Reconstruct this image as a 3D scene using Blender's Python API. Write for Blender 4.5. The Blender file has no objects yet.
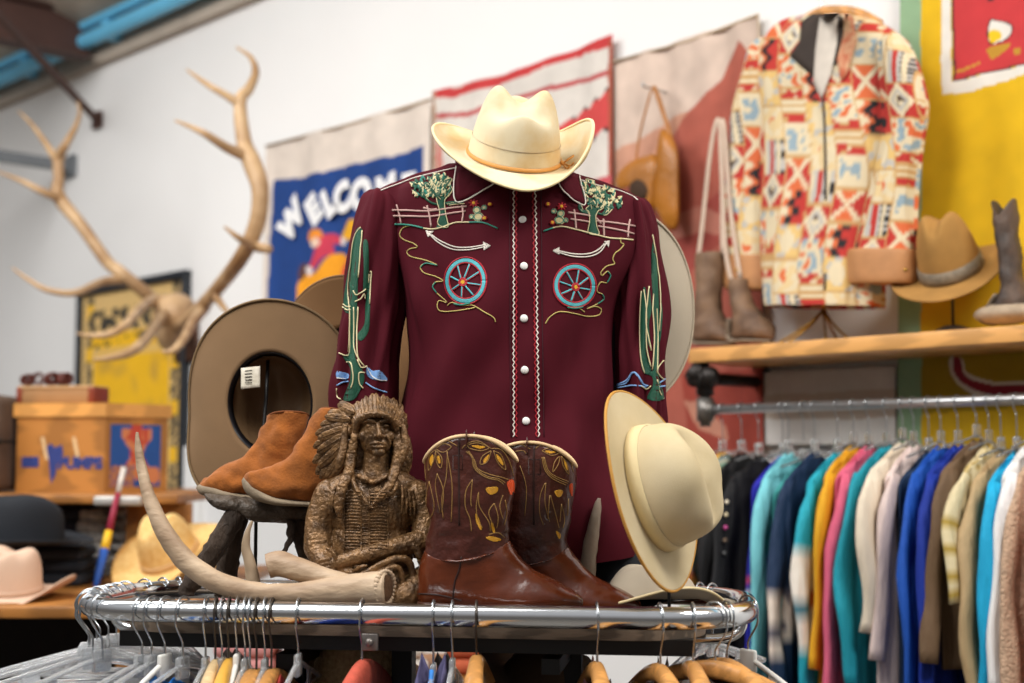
import bpy, bmesh, math, random
from mathutils import Vector, Matrix, noise
from mathutils.bvhtree import BVHTree
random.seed(7)
PI = math.pi
C = bpy.context.scene.collection
V = Vector
FP = 1024*50/36.0
PITCH = math.atan(118.5/FP)
CAM = V((0, 0, 1.55))
cp, sp = math.cos(PITCH), math.sin(PITCH)

def ray(px, py):
    x = (px-512)/FP; y = (341.5-py)/FP
    return V((x, cp-y*sp, sp+y*cp))
def P(px, py, Y):
    d = ray(px, py); return CAM+d*(Y/d.y)

class Plane:
    """vertical reference plane: origin o, horizontal direction h, normal n (towards the viewer side)"""
    def __init__(s, o, ang):
        s.o = V(o); s.h = V((math.cos(ang), math.sin(ang), 0)); s.n = V((math.sin(ang), -math.cos(ang), 0)); s.ang = ang
    def at(s, px, py, off=0.0):
        d = ray(px, py); t = (s.o-CAM).dot(s.n)+off
        return CAM+d*(t/d.dot(s.n))
    def st(s, px, py, off=0.0):
        p = s.at(px, py, off)-s.o
        return p.dot(s.h), p.z+s.o.z
    def w(s, a, z, off=0.0):
        return V((s.o.x+s.h.x*a+s.n.x*off, s.o.y+s.h.y*a+s.n.y*off, z))
WALL = Plane((1.0, 4.2, 0), -math.radians(46.7))

def lin(c):
    if isinstance(c, str):
        c = c.lstrip('#'); c = [int(c[i:i+2], 16)/255 for i in (0, 2, 4)]
    return tuple((x/12.92 if x <= .04045 else ((x+.055)/1.055)**2.4) for x in c)
def mixc(a, b, t): return tuple(a[i]*(1-t)+b[i]*t for i in range(3))

# ---------------------------------------------------------------- materials
def mat(name, color=None, rough=.6, metal=0, var=.12, scale=25, bump=.15, bscale=120, attr=False, spec=.5,
        trans=0, sheen=0, wood=0, coat=0, dist=.001, stretch=(1, 1, 1), second=None, ior=1.45, sub=0, alpha=1):
    m = bpy.data.materials.new(name); m.use_nodes = True
    N = m.node_tree.nodes; L = m.node_tree.links; b = N['Principled BSDF']
    b.inputs['Roughness'].default_value = rough; b.inputs['Metallic'].default_value = metal
    b.inputs['Specular IOR Level'].default_value = spec
    b.inputs['Transmission Weight'].default_value = trans; b.inputs['IOR'].default_value = ior
    b.inputs['Sheen Weight'].default_value = sheen; b.inputs['Coat Weight'].default_value = coat
    b.inputs['Alpha'].default_value = alpha
    if sub:
        b.inputs['Subsurface Weight'].default_value = sub; b.inputs['Subsurface Scale'].default_value = .01
    tc = N.new('ShaderNodeTexCoord'); mp = N.new('ShaderNodeMapping'); L.new(tc.outputs['Object'], mp.inputs[0])
    mp.inputs['Scale'].default_value = stretch
    if attr:
        a = N.new('ShaderNodeAttribute'); a.attribute_name = 'Col'; src = a.outputs['Color']
    else:
        r = N.new('ShaderNodeRGB'); r.outputs[0].default_value = (*lin(color), 1); src = r.outputs[0]
    nz = N.new('ShaderNodeTexNoise'); nz.inputs['Scale'].default_value = scale; nz.inputs['Detail'].default_value = 5
    L.new(mp.outputs[0], nz.inputs['Vector'])
    fac = nz.outputs['Fac']
    if wood:
        wv = N.new('ShaderNodeTexWave'); wv.inputs['Scale'].default_value = wood; wv.inputs['Distortion'].default_value = 6
        wv.inputs['Detail'].default_value = 3; wv.inputs['Detail Scale'].default_value = 1.2
        L.new(mp.outputs[0], wv.inputs['Vector']); fac = wv.outputs['Fac']
    cr = N.new('ShaderNodeMapRange'); cr.inputs['From Min'].default_value = .3; cr.inputs['From Max'].default_value = .7
    cr.inputs['To Min'].default_value = 0; cr.inputs['To Max'].default_value = 1
    L.new(fac, cr.inputs['Value'])
    mx = N.new('ShaderNodeMix'); mx.data_type = 'RGBA'
    if second is not None:
        L.new(cr.outputs[0], mx.inputs[0]); L.new(src, mx.inputs[6]); mx.inputs[7].default_value = (*lin(second), 1)
    else:
        mx.blend_type = 'MULTIPLY'; mx.inputs[0].default_value = 1
        c2 = N.new('ShaderNodeMapRange'); c2.inputs['From Min'].default_value = .25; c2.inputs['From Max'].default_value = .75
        c2.inputs['To Min'].default_value = 1-var; c2.inputs['To Max'].default_value = 1+var*.4
        L.new(fac, c2.inputs['Value']); L.new(src, mx.inputs[6]); L.new(c2.outputs[0], mx.inputs[7])
    L.new(mx.outputs[2], b.inputs['Base Color'])
    if bump:
        n2 = N.new('ShaderNodeTexNoise'); n2.inputs['Scale'].default_value = bscale; n2.inputs['Detail'].default_value = 4
        L.new(mp.outputs[0], n2.inputs['Vector'])
        bp = N.new('ShaderNodeBump'); bp.inputs['Strength'].default_value = bump; bp.inputs['Distance'].default_value = dist*4
        L.new(n2.outputs['Fac'], bp.inputs['Height']); L.new(bp.outputs[0], b.inputs['Normal'])
    return m
_mc = {}
def M(name, *a, **k):
    if name not in _mc: _mc[name] = mat(name, *a, **k)
    return _mc[name]

# ---------------------------------------------------------------- geometry collector
def cat(pts, sub=6, closed=False):
    """Catmull-Rom through tuples / vectors of any size"""
    pts = [tuple(p) for p in pts]; n = len(pts); out = []
    if n < 3: 
        if n == 2:
            return [tuple(pts[0][k]*(1-i/sub)+pts[1][k]*(i/sub) for k in range(len(pts[0]))) for i in range(sub+1)]
        return pts
    rng = range(n) if closed else range(n-1)
    for i in rng:
        if closed: p0, p1, p2, p3 = pts[(i-1) % n], pts[i], pts[(i+1) % n], pts[(i+2) % n]
        else: p0, p1, p2, p3 = pts[max(i-1, 0)], pts[i], pts[i+1], pts[min(i+2, n-1)]
        for j in range(sub):
            t = j/sub
            out.append(tuple(.5*(2*b+(c-a)*t+(2*a-5*b+4*c-d)*t*t+(3*b-a-3*c+d)*t**3) for a, b, c, d in zip(p0, p1, p2, p3)))
    if not closed: out.append(pts[-1])
    return out

class G:
    def __init__(s): s.v = []; s.f = []; s.c = []; s.cur = None
    def add(s, p):
        s.v.append(V(p)); s.c.append(s.cur or (1, 1, 1)); return len(s.v)-1
    def rings(s, rings, cap0=True, cap1=True, closed=True):
        idx = [[s.add(p) for p in r] for r in rings]; n = len(idx[0])
        for a, b in zip(idx, idx[1:]):
            for i in range(n if closed else n-1):
                j = (i+1) % n; s.f.append((a[i], a[j], b[j], b[i]))
        for flag, r in ((cap0, idx[0]), (cap1, idx[-1])):
            if flag:
                c = sum((s.v[i] for i in r), V())/n; ci = s.add(c)
                if s.c: s.c[ci] = s.c[r[0]]
                for i in range(n):
                    j = (i+1) % n; s.f.append((r[i], r[j], ci))
        return idx
    def tube(s, pts, r, n=8, cap=True, closed=False, up=None, flat=1.0):
        pts = [V(p[:3]) for p in pts]; m = len(pts)
        if m < 2: return
        rr = r if isinstance(r, (list, tuple)) else [r]*m
        T = []
        for i in range(m):
            if closed: t = pts[(i+1) % m]-pts[i-1]
            else: t = pts[min(i+1, m-1)]-pts[max(i-1, 0)]
            T.append(t.normalized() if t.length > 1e-9 else V((0, 0, 1)))
        a = up if up is not None else (V((0, 0, 1)) if abs(T[0].z) < .9 else V((1, 0, 0)))
        nrm = (a-T[0]*a.dot(T[0])).normalized(); rings = []
        for i in range(m):
            nrm = (nrm-T[i]*nrm.dot(T[i]))
            nrm = nrm.normalized() if nrm.length > 1e-6 else T[i].orthogonal().normalized()
            bi = T[i].cross(nrm)
            rings.append([pts[i]+(nrm*math.cos(2*PI*k/n)*flat+bi*math.sin(2*PI*k/n))*rr[i] for k in range(n)])
        if closed: rings.append(rings[0]); cap = False
        s.rings(rings, cap, cap)
    def ell(s, c, r, R=None, nu=16, nv=10, p=1.0):
        c = V(c); rx, ry, rz = r if hasattr(r, '__len__') else (r, r, r); rings = []
        for i in range(nv+1):
            th = PI*i/nv; th = min(max(th, .02), PI-.02)
            ring = []
            for k in range(nu):
                ph = 2*PI*k/nu
                q = V((rx*math.sin(th)*math.cos(ph), ry*math.sin(th)*math.sin(ph), rz*math.cos(th)))
                ring.append(c+(R@q if R is not None else q))
            rings.append(ring)
        s.rings(rings)
    def box(s, c, d, R=None, bev=0.0):
        c = V(c); x, y, z = d[0]/2, d[1]/2, d[2]/2
        if bev <= 0:
            q = [V((a*x, b*y, e*z)) for e in (-1, 1) for a, b in ((-1, -1), (1, -1), (1, 1), (-1, 1))]
            i = [s.add(c+(R@p if R is not None else p)) for p in q]
            for f in ((3, 2, 1, 0), (4, 5, 6, 7), (0, 1, 5, 4), (1, 2, 6, 5), (2, 3, 7, 6), (3, 0, 4, 7)): s.f.append(tuple(i[k] for k in f))
        else:
            b_ = min(bev, x*.99, y*.99, z*.99); rings = []
            def rr(ix, iy, zz):
                out = []
                for qx, qy, a0 in ((1, 1, 0), (-1, 1, 90), (-1, -1, 180), (1, -1, 270)):
                    for k in range(4):
                        a = math.radians(a0+30*k); out.append(V((qx*(x-b_)+ix*math.cos(a), qy*(y-b_)+ix*math.sin(a), zz)))
                return out
            for k in range(4): a = math.radians(30*k); rings.append(rr(b_*math.sin(a), 0, -z+b_-b_*math.cos(a)))
            for k in range(4): a = math.radians(30*k); rings.append(rr(b_*math.cos(a), 0, z-b_+b_*math.sin(a)))
            s.rings([[c+(R@p if R is not None else p) for p in r] for r in rings])
    def grid(s, nu, nv, fn, cf=None):
        ids = []
        for j in range(nv+1):
            row = []
            for i in range(nu+1):
                a, b = i/nu, j/nv
                if cf: s.cur = cf(a, b)
                row.append(s.add(fn(a, b)))
            ids.append(row)
        s.cur = None
        for j in range(nv):
            for i in range(nu): s.f.append((ids[j][i], ids[j][i+1], ids[j+1][i+1], ids[j+1][i]))
    def prism(s, poly, d):
        """extrude a polygon (list of points) by vector d"""
        d = V(d); a = [s.add(p) for p in poly]; b = [s.add(V(p)+d) for p in poly]; n = len(a)
        s.f.append(tuple(reversed(a))); s.f.append(tuple(b))
        for i in range(n): j = (i+1) % n; s.f.append((a[i], a[j], b[j], b[i]))
    def join(s, o, Mx=None):
        k = len(s.v); s.v += [Mx@p if Mx else p for p in o.v]; s.c += o.c; s.f += [tuple(i+k for i in f) for f in o.f]

def setp(o, label=None, cat_=None, group=None, kind=None):
    if label: o['label'] = label
    if cat_: o['category'] = cat_
    if group: o['group'] = group
    if kind: o['kind'] = kind
    return o
def thing(name, label, cat_, loc=(0, 0, 0), rotz=0, group=None, mtx=None):
    o = bpy.data.objects.new(name, None); C.objects.link(o); o.empty_display_size = .05
    o.matrix_world = mtx if mtx is not None else Matrix.Translation(V(loc))@Matrix.Rotation(rotz, 4, 'Z')
    o['_m'] = 1
    del o['_m']
    return setp(o, label, cat_, group)
def root_m(o):
    m = Matrix(o.matrix_basis)
    while o.parent: o = o.parent; m = Matrix(o.matrix_basis)@m
    return m
def obj(name, g, material, parent=None, local=False, smooth=True, solid=0, sub=0, loc=None, label=None, off=-1, recalc=True, edge=False):
    """local=False: geometry is given in world coordinates"""
    me = bpy.data.meshes.new(name)
    Mi = Matrix.Identity(4)
    if parent is not None and not local: Mi = root_m(parent).inverted()
    if parent is None and loc is not None and not local: Mi = Matrix.Translation(-V(loc))
    me.from_pydata([Mi@p for p in g.v], [], g.f)
    if any(c != (1, 1, 1) for c in g.c):
        ca = me.color_attributes.new('Col', 'FLOAT_COLOR', 'POINT')
        for i, c in enumerate(g.c): ca.data[i].color = (c[0], c[1], c[2], 1)
    if recalc:
        bm = bmesh.new(); bm.from_mesh(me); bmesh.ops.recalc_face_normals(bm, faces=bm.faces); bm.to_mesh(me); bm.free()
    if smooth: me.polygons.foreach_set('use_smooth', [True]*len(me.polygons))
    me.materials.append(material)
    o = bpy.data.objects.new(name, me); C.objects.link(o)
    if parent is not None: o.parent = parent
    elif loc is not None: o.location = loc
    if solid:
        md = o.modifiers.new('thickness', 'SOLIDIFY'); md.thickness = solid; md.offset = off
    if sub:
        md = o.modifiers.new('smooth', 'SUBSURF'); md.levels = sub; md.render_levels = sub
    if edge:
        md = o.modifiers.new('edge', 'EDGE_SPLIT'); md.split_angle = math.radians(35)
    if label: o['label'] = label
    return o
def struct(name, g, m, **k):
    o = obj(name, g, m, smooth=False, **k); o['kind'] = 'structure'; return o
def copy_tree(o, parent=None):
    c = o.copy(); C.objects.link(c)
    if parent is not None: c.parent = parent
    for ch in list(o.children): copy_tree(ch, c)
    return c
def textg(s, size=1.0, bold=0.0, depth=0.0):
    """built-in font outline as a collector in the x/y plane, centred in x"""
    cu = bpy.data.curves.new('t', 'FONT'); cu.body = s; cu.size = size; cu.offset = bold; cu.align_x = 'CENTER'; cu.extrude = depth; cu.resolution_u = 4
    o = bpy.data.objects.new('t', cu); C.objects.link(o); dg = bpy.context.evaluated_depsgraph_get()
    me = bpy.data.meshes.new_from_object(o.evaluated_get(dg)); g = G()
    for v in me.vertices: g.add(v.co)
    g.f = [tuple(p.vertices) for p in me.polygons]
    bpy.data.objects.remove(o); bpy.data.curves.remove(cu); bpy.data.meshes.remove(me)
    return g
def blob(g, voxel=.002, smooth=3, disp=None):
    """fuse everything in the collector into one continuous skin"""
    me = bpy.data.meshes.new('b'); me.from_pydata(g.v, [], g.f); bm = bmesh.new(); bm.from_mesh(me)
    bmesh.ops.recalc_face_normals(bm, faces=bm.faces); bm.to_mesh(me); bm.free()
    o = bpy.data.objects.new('b', me); C.objects.link(o)
    md = o.modifiers.new('r', 'REMESH'); md.mode = 'VOXEL'; md.voxel_size = voxel
    if smooth: md = o.modifiers.new('s', 'SMOOTH'); md.iterations = smooth; md.factor = .5
    dg = bpy.context.evaluated_depsgraph_get(); e = bpy.data.meshes.new_from_object(o.evaluated_get(dg)); out = G()
    for v in e.vertices:
        p = v.co.copy()
        if disp: p += v.normal*disp(p)
        out.add(p)
    out.f = [tuple(p.vertices) for p in e.polygons]
    bpy.data.objects.remove(o); bpy.data.meshes.remove(me); bpy.data.meshes.remove(e)
    return out
def bvh_of(*gs):
    v = []; f = []
    for g in gs:
        k = len(v); v += list(g.v); f += [tuple(i+k for i in q) for q in g.f]
    return BVHTree.FromPolygons(v, f)
def proj(b, px, py):
    d = ray(px, py).normalized(); h = b.ray_cast(CAM, d)
    if h[0] is None: return None
    n = h[1]
    if n.dot(d) > 0: n = -n
    return h[0], n
def stroke(g, b, pts, r=.0013, sub=5, lift=.0006, n=5, closed=False, maxd=None):
    """a stitched line that follows a surface through picture points"""
    q = cat(pts, sub, closed); seg = []; segs = []; last = None
    if closed: q = q+[q[0]]
    for p in q:
        h = proj(b, *p)
        if h is None or (last is not None and (h[0]-last).length > .03):
            if len(seg) > 1: segs.append(seg)
            seg = []; last = None
            if h is None: continue
        seg.append(h[0]+h[1]*lift); last = h[0]
    if len(seg) > 1: segs.append(seg)
    for s_ in segs: g.tube(s_, r, n)
def fill(g, b, poly, step=1.0, r=.0012, lift=.0004, sub=4):
    """solid stitching: parallel rows inside a picture polygon"""
    q = cat(poly, sub, True); ys = [p[1] for p in q]; y = min(ys)+step*.4
    while y < max(ys):
        xs = []
        for i in range(len(q)):
            a, c = q[i], q[(i+1) % len(q)]
            if (a[1] <= y) != (c[1] <= y): xs.append(a[0]+(y-a[1])/(c[1]-a[1])*(c[0]-a[0]))
        xs.sort()
        for a, c in zip(xs[::2], xs[1::2]):
            if c-a > .4: 
                m = max(2, int((c-a)/2)+1)
                stroke(g, b, [(a+(c-a)*k/(m-1), y) for k in range(m)] if m > 2 else [(a, y), (c, y)], r, 1, lift, 5)
        y += step
def frame(x, y, z, o):
    m = Matrix((x, y, z)).transposed().to_4x4(); m.translation = V(o); return m
def axes(z, y):
    """orthonormal basis with local z along z and local y near y"""
    z = V(z).normalized(); y = V(y); y = (y-z*y.dot(z)).normalized(); return y.cross(z), y, z
def sm(a, b, x):
    t = min(max((x-a)/(b-a), 0), 1); return t*t*(3-2*t)
# ---------------------------------------------------------------- setting
w_mat = M('white_painted_wall', '#e9e8e6', .9, var=.03, scale=2, bump=.05, bscale=40)
st = WALL.st
zt = st(90, 72)[1]
g = G(); a0, a1 = -9.5, 3.2
g.prism([WALL.w(a0, 0), WALL.w(a1, 0), WALL.w(a1, zt), WALL.w(a0, zt)], WALL.n*-.12); struct('wall_back', g, w_mat)
g = G(); g.prism([(-8, -4, 0), (8, -4, 0), (8, 12, 0), (-8, 12, 0)], (0, 0, -.1))
struct('floor', g, M('concrete_floor', '#6f6a63', .5, var=.2, scale=3, bump=.05))
g = G()
g.prism([WALL.w(a0, zt+.16), WALL.w(a1, zt+.16), WALL.w(a1, zt+.75, 2.2), WALL.w(a0, zt+.75, 2.2)], (0, 0, .08))
struct('ceiling', g, M('roof_insulation', '#b9ab9a', .9, var=.25, scale=5, bump=.3, bscale=12, dist=.01))
g = G(); g.prism([WALL.w(a0, zt, -.02), WALL.w(a1, zt, -.02), WALL.w(a1, zt+.17, -.02), WALL.w(a0, zt+.17, -.02)], WALL.n*.07)
struct('trim_1', g, M('tan_girt', '#b3a596', .7, var=.15, scale=6))
g = G()
for k, (dz, r) in enumerate(((.105, .04), (.195, .03))):
    g.tube([WALL.w(a0, zt+dz, .13), WALL.w(a1, zt+dz, .13)], r, 14)
for s_ in range(-9, 3):
    g.box(WALL.w(s_+.55, zt+.13, .09), (.06, .1, .12), Matrix.Rotation(WALL.ang, 3, 'Z'))
struct('trim_2', g, M('blue_pipe', '#6fc3ea', .3, var=.1, scale=3, bump=0))
RW = Matrix.Rotation(WALL.ang, 3, 'Z')
# roof beam, brace, bar
g = G(); ps, pz = st(88, 36, .1); L_ = 1.6
for dz, w_, h_ in ((.105, .14, .014), (-.125, .14, .014), (-.01, .02, .23)):
    g.box(WALL.w(ps, pz+dz, .1+L_/2), (w_, L_, h_), RW)
o = struct('trim_3', g, M('brown_steel', '#4a3028', .6, var=.15, scale=8, bump=.05))
g = G(); e = WALL.at(97, 120, .02); s0 = P(-30, -16, 6.3)
g.tube([e, s0], .022, 12); ee = (e-s0).normalized(); g.box(e, (.09, .02, .09), RW)
struct('trim_4', g, M('brown_steel'))
g = G(); ps, pz = st(73, 167, 0); g.box(WALL.w(ps, pz, .8), (.05, 1.6, .06), RW); g.box(WALL.w(ps, pz, .015), (.11, .03, .12), RW)
struct('trim_5', g, M('grey_steel', '#6c7074', .5, var=.1, scale=8))
g = G(); g.box(WALL.w(st(197, 490)[0], st(197, 490)[1], .02), (.13, .04, .42), RW, .006); g.box(WALL.w(st(197, 490)[0], st(197, 490)[1], .04), (.08, .02, .36), RW, .006)
struct('trim_6', g, M('white_painted_wall'))

# ---------------------------------------------------------------- painted sheets on the wall
def inpoly(p, poly):
    x, y = p; r = False; j = len(poly)-1
    for i in range(len(poly)):
        xi, yi = poly[i]; xj, yj = poly[j]
        if (yi > y) != (yj > y) and x < (xj-xi)*(y-yi)/(yj-yi)+xi: r = not r
        j = i
    return r
def sheet(cor, base, layers=(), off=.03, nu=120, nv=120, wave=.006, sag=0.0, pl=WALL, noise_amt=.12, seed=0, thick=False, ragged=0.0):
    TL, TR, BR, BL = [pl.st(*c, off) for c in cor]
    Ls = []
    for poly, col, *sm_ in layers:
        q = cat(poly, 6, True) if (sm_ and sm_[0]) else poly
        Ls.append(([pl.st(x, y, off) for x, y in q], lin(col)))
    bc = lin(base)
    def xy(a, b):
        t = (TL[0]*(1-a)+TR[0]*a, TL[1]*(1-a)+TR[1]*a-sag*math.sin(PI*a)+ragged*noise.noise(V((a*14, seed, 3))))
        u = (BL[0]*(1-a)+BR[0]*a, BL[1]*(1-a)+BR[1]*a)
        return (u[0]*(1-b)+t[0]*b, u[1]*(1-b)+t[1]*b)
    def fn(a, b):
        x, z = xy(a, b)
        return pl.w(x, z, off+wave*math.sin(a*17+seed+1.5*math.sin(b*2.1))+wave*.7*math.sin(a*31+b*3+seed))
    def cf(a, b):
        p = xy(a, b); c = bc
        pp = (p[0]+.006*noise.noise(V((p[0]*14, p[1]*14, 1+seed))), p[1]+.006*noise.noise(V((p[0]*14, p[1]*14, 5+seed))))
        for poly, col in Ls:
            if inpoly(pp, poly): c = col
        k = 1-noise_amt*(.5+.8*noise.noise(V((p[0]*5, p[1]*5, seed)))+.4*noise.noise(V((p[0]*22, p[1]*22, seed))))
        return (c[0]*k, c[1]*k, c[2]*k)
    g = G(); g.grid(nu, nv, fn, cf); return g
cloth_paint = M('painted_canvas', attr=True, rough=.85, var=.1, scale=12, bump=.25, bscale=400)
def lettering(parent, chars, pl, off, color_mat, name='lettering'):
    """chars: (text, px, py, size_m, tilt)"""
    g = G()
    for ch, x, y, s_, rt, bold in chars:
        t = textg(ch, s_, bold, .001); a, z = pl.st(x, y, off); R = Matrix.Rotation(rt, 3, 'Z')
        k = len(g.v)
        for p in t.v:
            q = R@V((p.x, p.y-.35*s_, 0)); g.add(pl.w(a+q.x, z+q.y, off+p.z))
        g.f += [tuple(i+k for i in f) for f in t.f]
    return obj(name, g, color_mat, parent, smooth=False)
def q3(X, Y): return (265+X/4.88, 170+Y/4.88)
lab = 'blue canvas banner reading WELCOME over a cowboy rider, hung on the white wall'
t = thing('canvas_banner', lab, 'banner', WALL.w(st(350, 300)[0], 1.6, .03), WALL.ang)
L1 = [([(272, 180), (300, 178), (345, 166), (390, 157), (424, 145), (424, 420), (262, 430)], '#163f82'),
      ([q3(*p) for p in ((155, 570), (190, 510), (250, 505), (310, 420), (370, 405), (400, 450), (370, 520), (300, 600), (230, 660), (165, 660))], '#f5a31c', 1),
      ([q3(*p) for p in ((210, 690), (300, 600), (420, 520), (470, 560), (430, 700), (300, 760), (200, 750))], '#f0b02a', 1),
      ([q3(*p) for p in ((360, 500), (410, 420), (440, 500), (420, 560), (380, 560))], '#d9453f', 1),
      ([q3(*p) for p in ((160, 500), (180, 460), (215, 465), (200, 510), (170, 540))], '#5a3a3a', 1),
      ([q3(*p) for p in ((265, 320), (320, 312), (365, 325), (365, 360), (325, 365), (335, 405), (290, 425), (245, 490), (215, 480), (250, 400))], '#c93a52'),
      ([q3(*p) for p in ((200, 480), (235, 475), (240, 500), (215, 515))], '#e6dcd8', 1),
      ([q3(*p) for p in ((360, 330), (380, 325), (385, 360), (362, 362))], '#e6dcd8', 1),
      ([q3(*p) for p in ((370, 320), (385, 285), (410, 245), (440, 245), (450, 300), (410, 340))], '#f2b01f', 1),
      ([q3(*p) for p in ((228, 340), (250, 325), (275, 345), (262, 375), (235, 375))], '#e8c9b0', 1),
      ([q3(*p) for p in ((218, 345), (222, 300), (250, 288), (280, 298), (285, 325), (250, 332))], '#ea8f2a', 1)]
obj('canvas', sheet([(266, 146), (431, 99), (431, 430), (262, 440)], '#ddd0c3', L1, .035, 180, 220, .007, seed=1), cloth_paint, t)
wl = M('white_lettering', '#eeeeee', .8, var=.12, scale=40)
arc = [('W', 291, 220, -.0), ('E', 313, 209.5, 0), ('L', 328.5, 201.5, 0), ('C', 342, 197.5, 0), ('O', 361, 193.5, 0), ('M', 386, 190, 0), ('E', 408, 189, 0)]
tl = [.75, .62, .5, .38, .25, .1, 0]
lettering(t, [(c, x, y, '0' and .165, tl[i], .012) for i, (c, x, y, _) in enumerate(arc)], WALL, .05, wl)
g = G(); g.tube([WALL.at(266, 146, .04), WALL.at(350, 124, .035), WALL.at(431, 99, .04)], .006, 8); obj('hem_rope', g, M('rope', '#b9a48c', .9), t)

def q1(X, Y): return (420+X/4.02, 30+Y/4.02)
t = thing('canvas_banner', 'cream canvas banner with red striped edges, behind the hat on the mannequin', 'banner', WALL.w(st(520, 300)[0], 1.6, .03), WALL.ang)
L2 = [([(431, 80), (455, 88), (500, 75), (560, 52), (613, 30), (614, 46), (560, 62), (500, 84), (455, 97), (431, 98)], '#c63b3c'),
      ([(431, 114), (470, 112), (490, 104), (530, 92), (570, 80), (613, 70), (613, 75), (570, 85), (530, 97), (490, 109), (470, 117), (431, 119)], '#b94a4c'),
      ([q1(*p) for p in ((500, 430), (565, 385), (600, 350), (620, 352), (655, 312), (680, 318), (710, 275), (730, 280), (760, 235), (775, 235), (775, 395), (740, 405), (700, 440), (600, 520), (480, 560))], '#cf4a48'),
      ([q1(*p) for p in ((600, 352), (612, 340), (618, 350), (606, 358))], '#3a2a28'), ([q1(*p) for p in ((650, 315), (665, 302), (672, 314), (658, 322))], '#3a2a28'),
      ([q1(*p) for p in ((700, 282), (716, 268), (724, 280), (708, 288))], '#3a2a28'), ([q1(*p) for p in ((748, 240), (765, 228), (768, 244), (754, 250))], '#3a2a28'),
      ([q1(*p) for p in ((690, 432), (706, 420), (714, 440), (700, 445))], '#3a2a28'), ([q1(*p) for p in ((740, 402), (756, 392), (762, 406), (748, 412))], '#3a2a28'),
      ([(436, 130), (441, 128), (446, 300), (432, 300)], '#c5443f'),
      ([(431, 90), (434, 90), (437, 420), (430, 420)], '#b08d74'), ([(438, 118), (440, 118), (440, 420), (438, 420)], '#c9b7a4'),
      ([(609, 40), (614, 38), (614, 440), (609, 440)], '#a8543f'),
      ([(560, 190), (613, 175), (613, 183), (560, 198)], '#c05058')]
obj('canvas', sheet([(431, 91), (613, 34), (613, 430), (431, 435)], '#d9d2c9', L2, .035, 200, 220, .006, seed=2, sag=.02), cloth_paint, t)

t = thing('canvas_banner', 'faded pink and brick red canvas banner behind the hanging leather bag', 'banner', WALL.w(st(690, 300)[0], 1.6, .03), WALL.ang)
L3 = [([(612, 175), (650, 150), (690, 112), (720, 78), (740, 40), (757, 58), (775, 60), (775, 470), (612, 470)], '#b4604f'),
      ([(612, 150), (640, 140), (672, 118), (690, 112), (660, 152), (640, 175), (612, 190)], '#d09a80'),
      ([(620, 290), (650, 250), (720, 190), (760, 165), (764, 210), (700, 260), (660, 320), (640, 380), (614, 400)], '#a54a40'),
      ([(668, 220), (700, 205), (735, 220), (740, 238), (700, 232), (672, 240)], '#bf7a68'),
      ([(680, 375), (765, 368), (766, 450), (690, 450)], '#a34436'),
      ([(683, 400), (700, 402), (725, 425), (730, 440), (700, 430)], '#c98a72')]
obj('canvas', sheet([(613, 62), (758, 15), (765, 450), (613, 470)], '#d8c2b2', L3, .03, 160, 220, .006, seed=3, noise_amt=.25), cloth_paint, t)
g = G(); g.tube([WALL.at(613, 62, .035), WALL.at(690, 41, .03), WALL.at(758, 15, .035)], .006, 8); g.tube([WALL.at(758, 15, .035), WALL.at(761, 120, .04), WALL.at(763, 300, .04)], .004, 8)
obj('hem_rope', g, M('rope'), t)

# beige canvas board below the shelf
t = obj('canvas_board', sheet([(766, 372), (897, 366), (897, 445), (766, 445)], "#c2b2a2", [([(764, 300), (899, 290), (899, 388), (764, 396)], '#d5cec6'), ([(764, 420), (899, 418), (899, 450), (764, 450)], '#ddd8d2')], .02, 60, 60, .001, seed=5), cloth_paint, None, loc=WALL.w(st(830, 400)[0], 1.6, .02), solid=.01)
setp(t, 'plain beige canvas panel on the wall below the wooden shelf', 'canvas panel')

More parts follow.
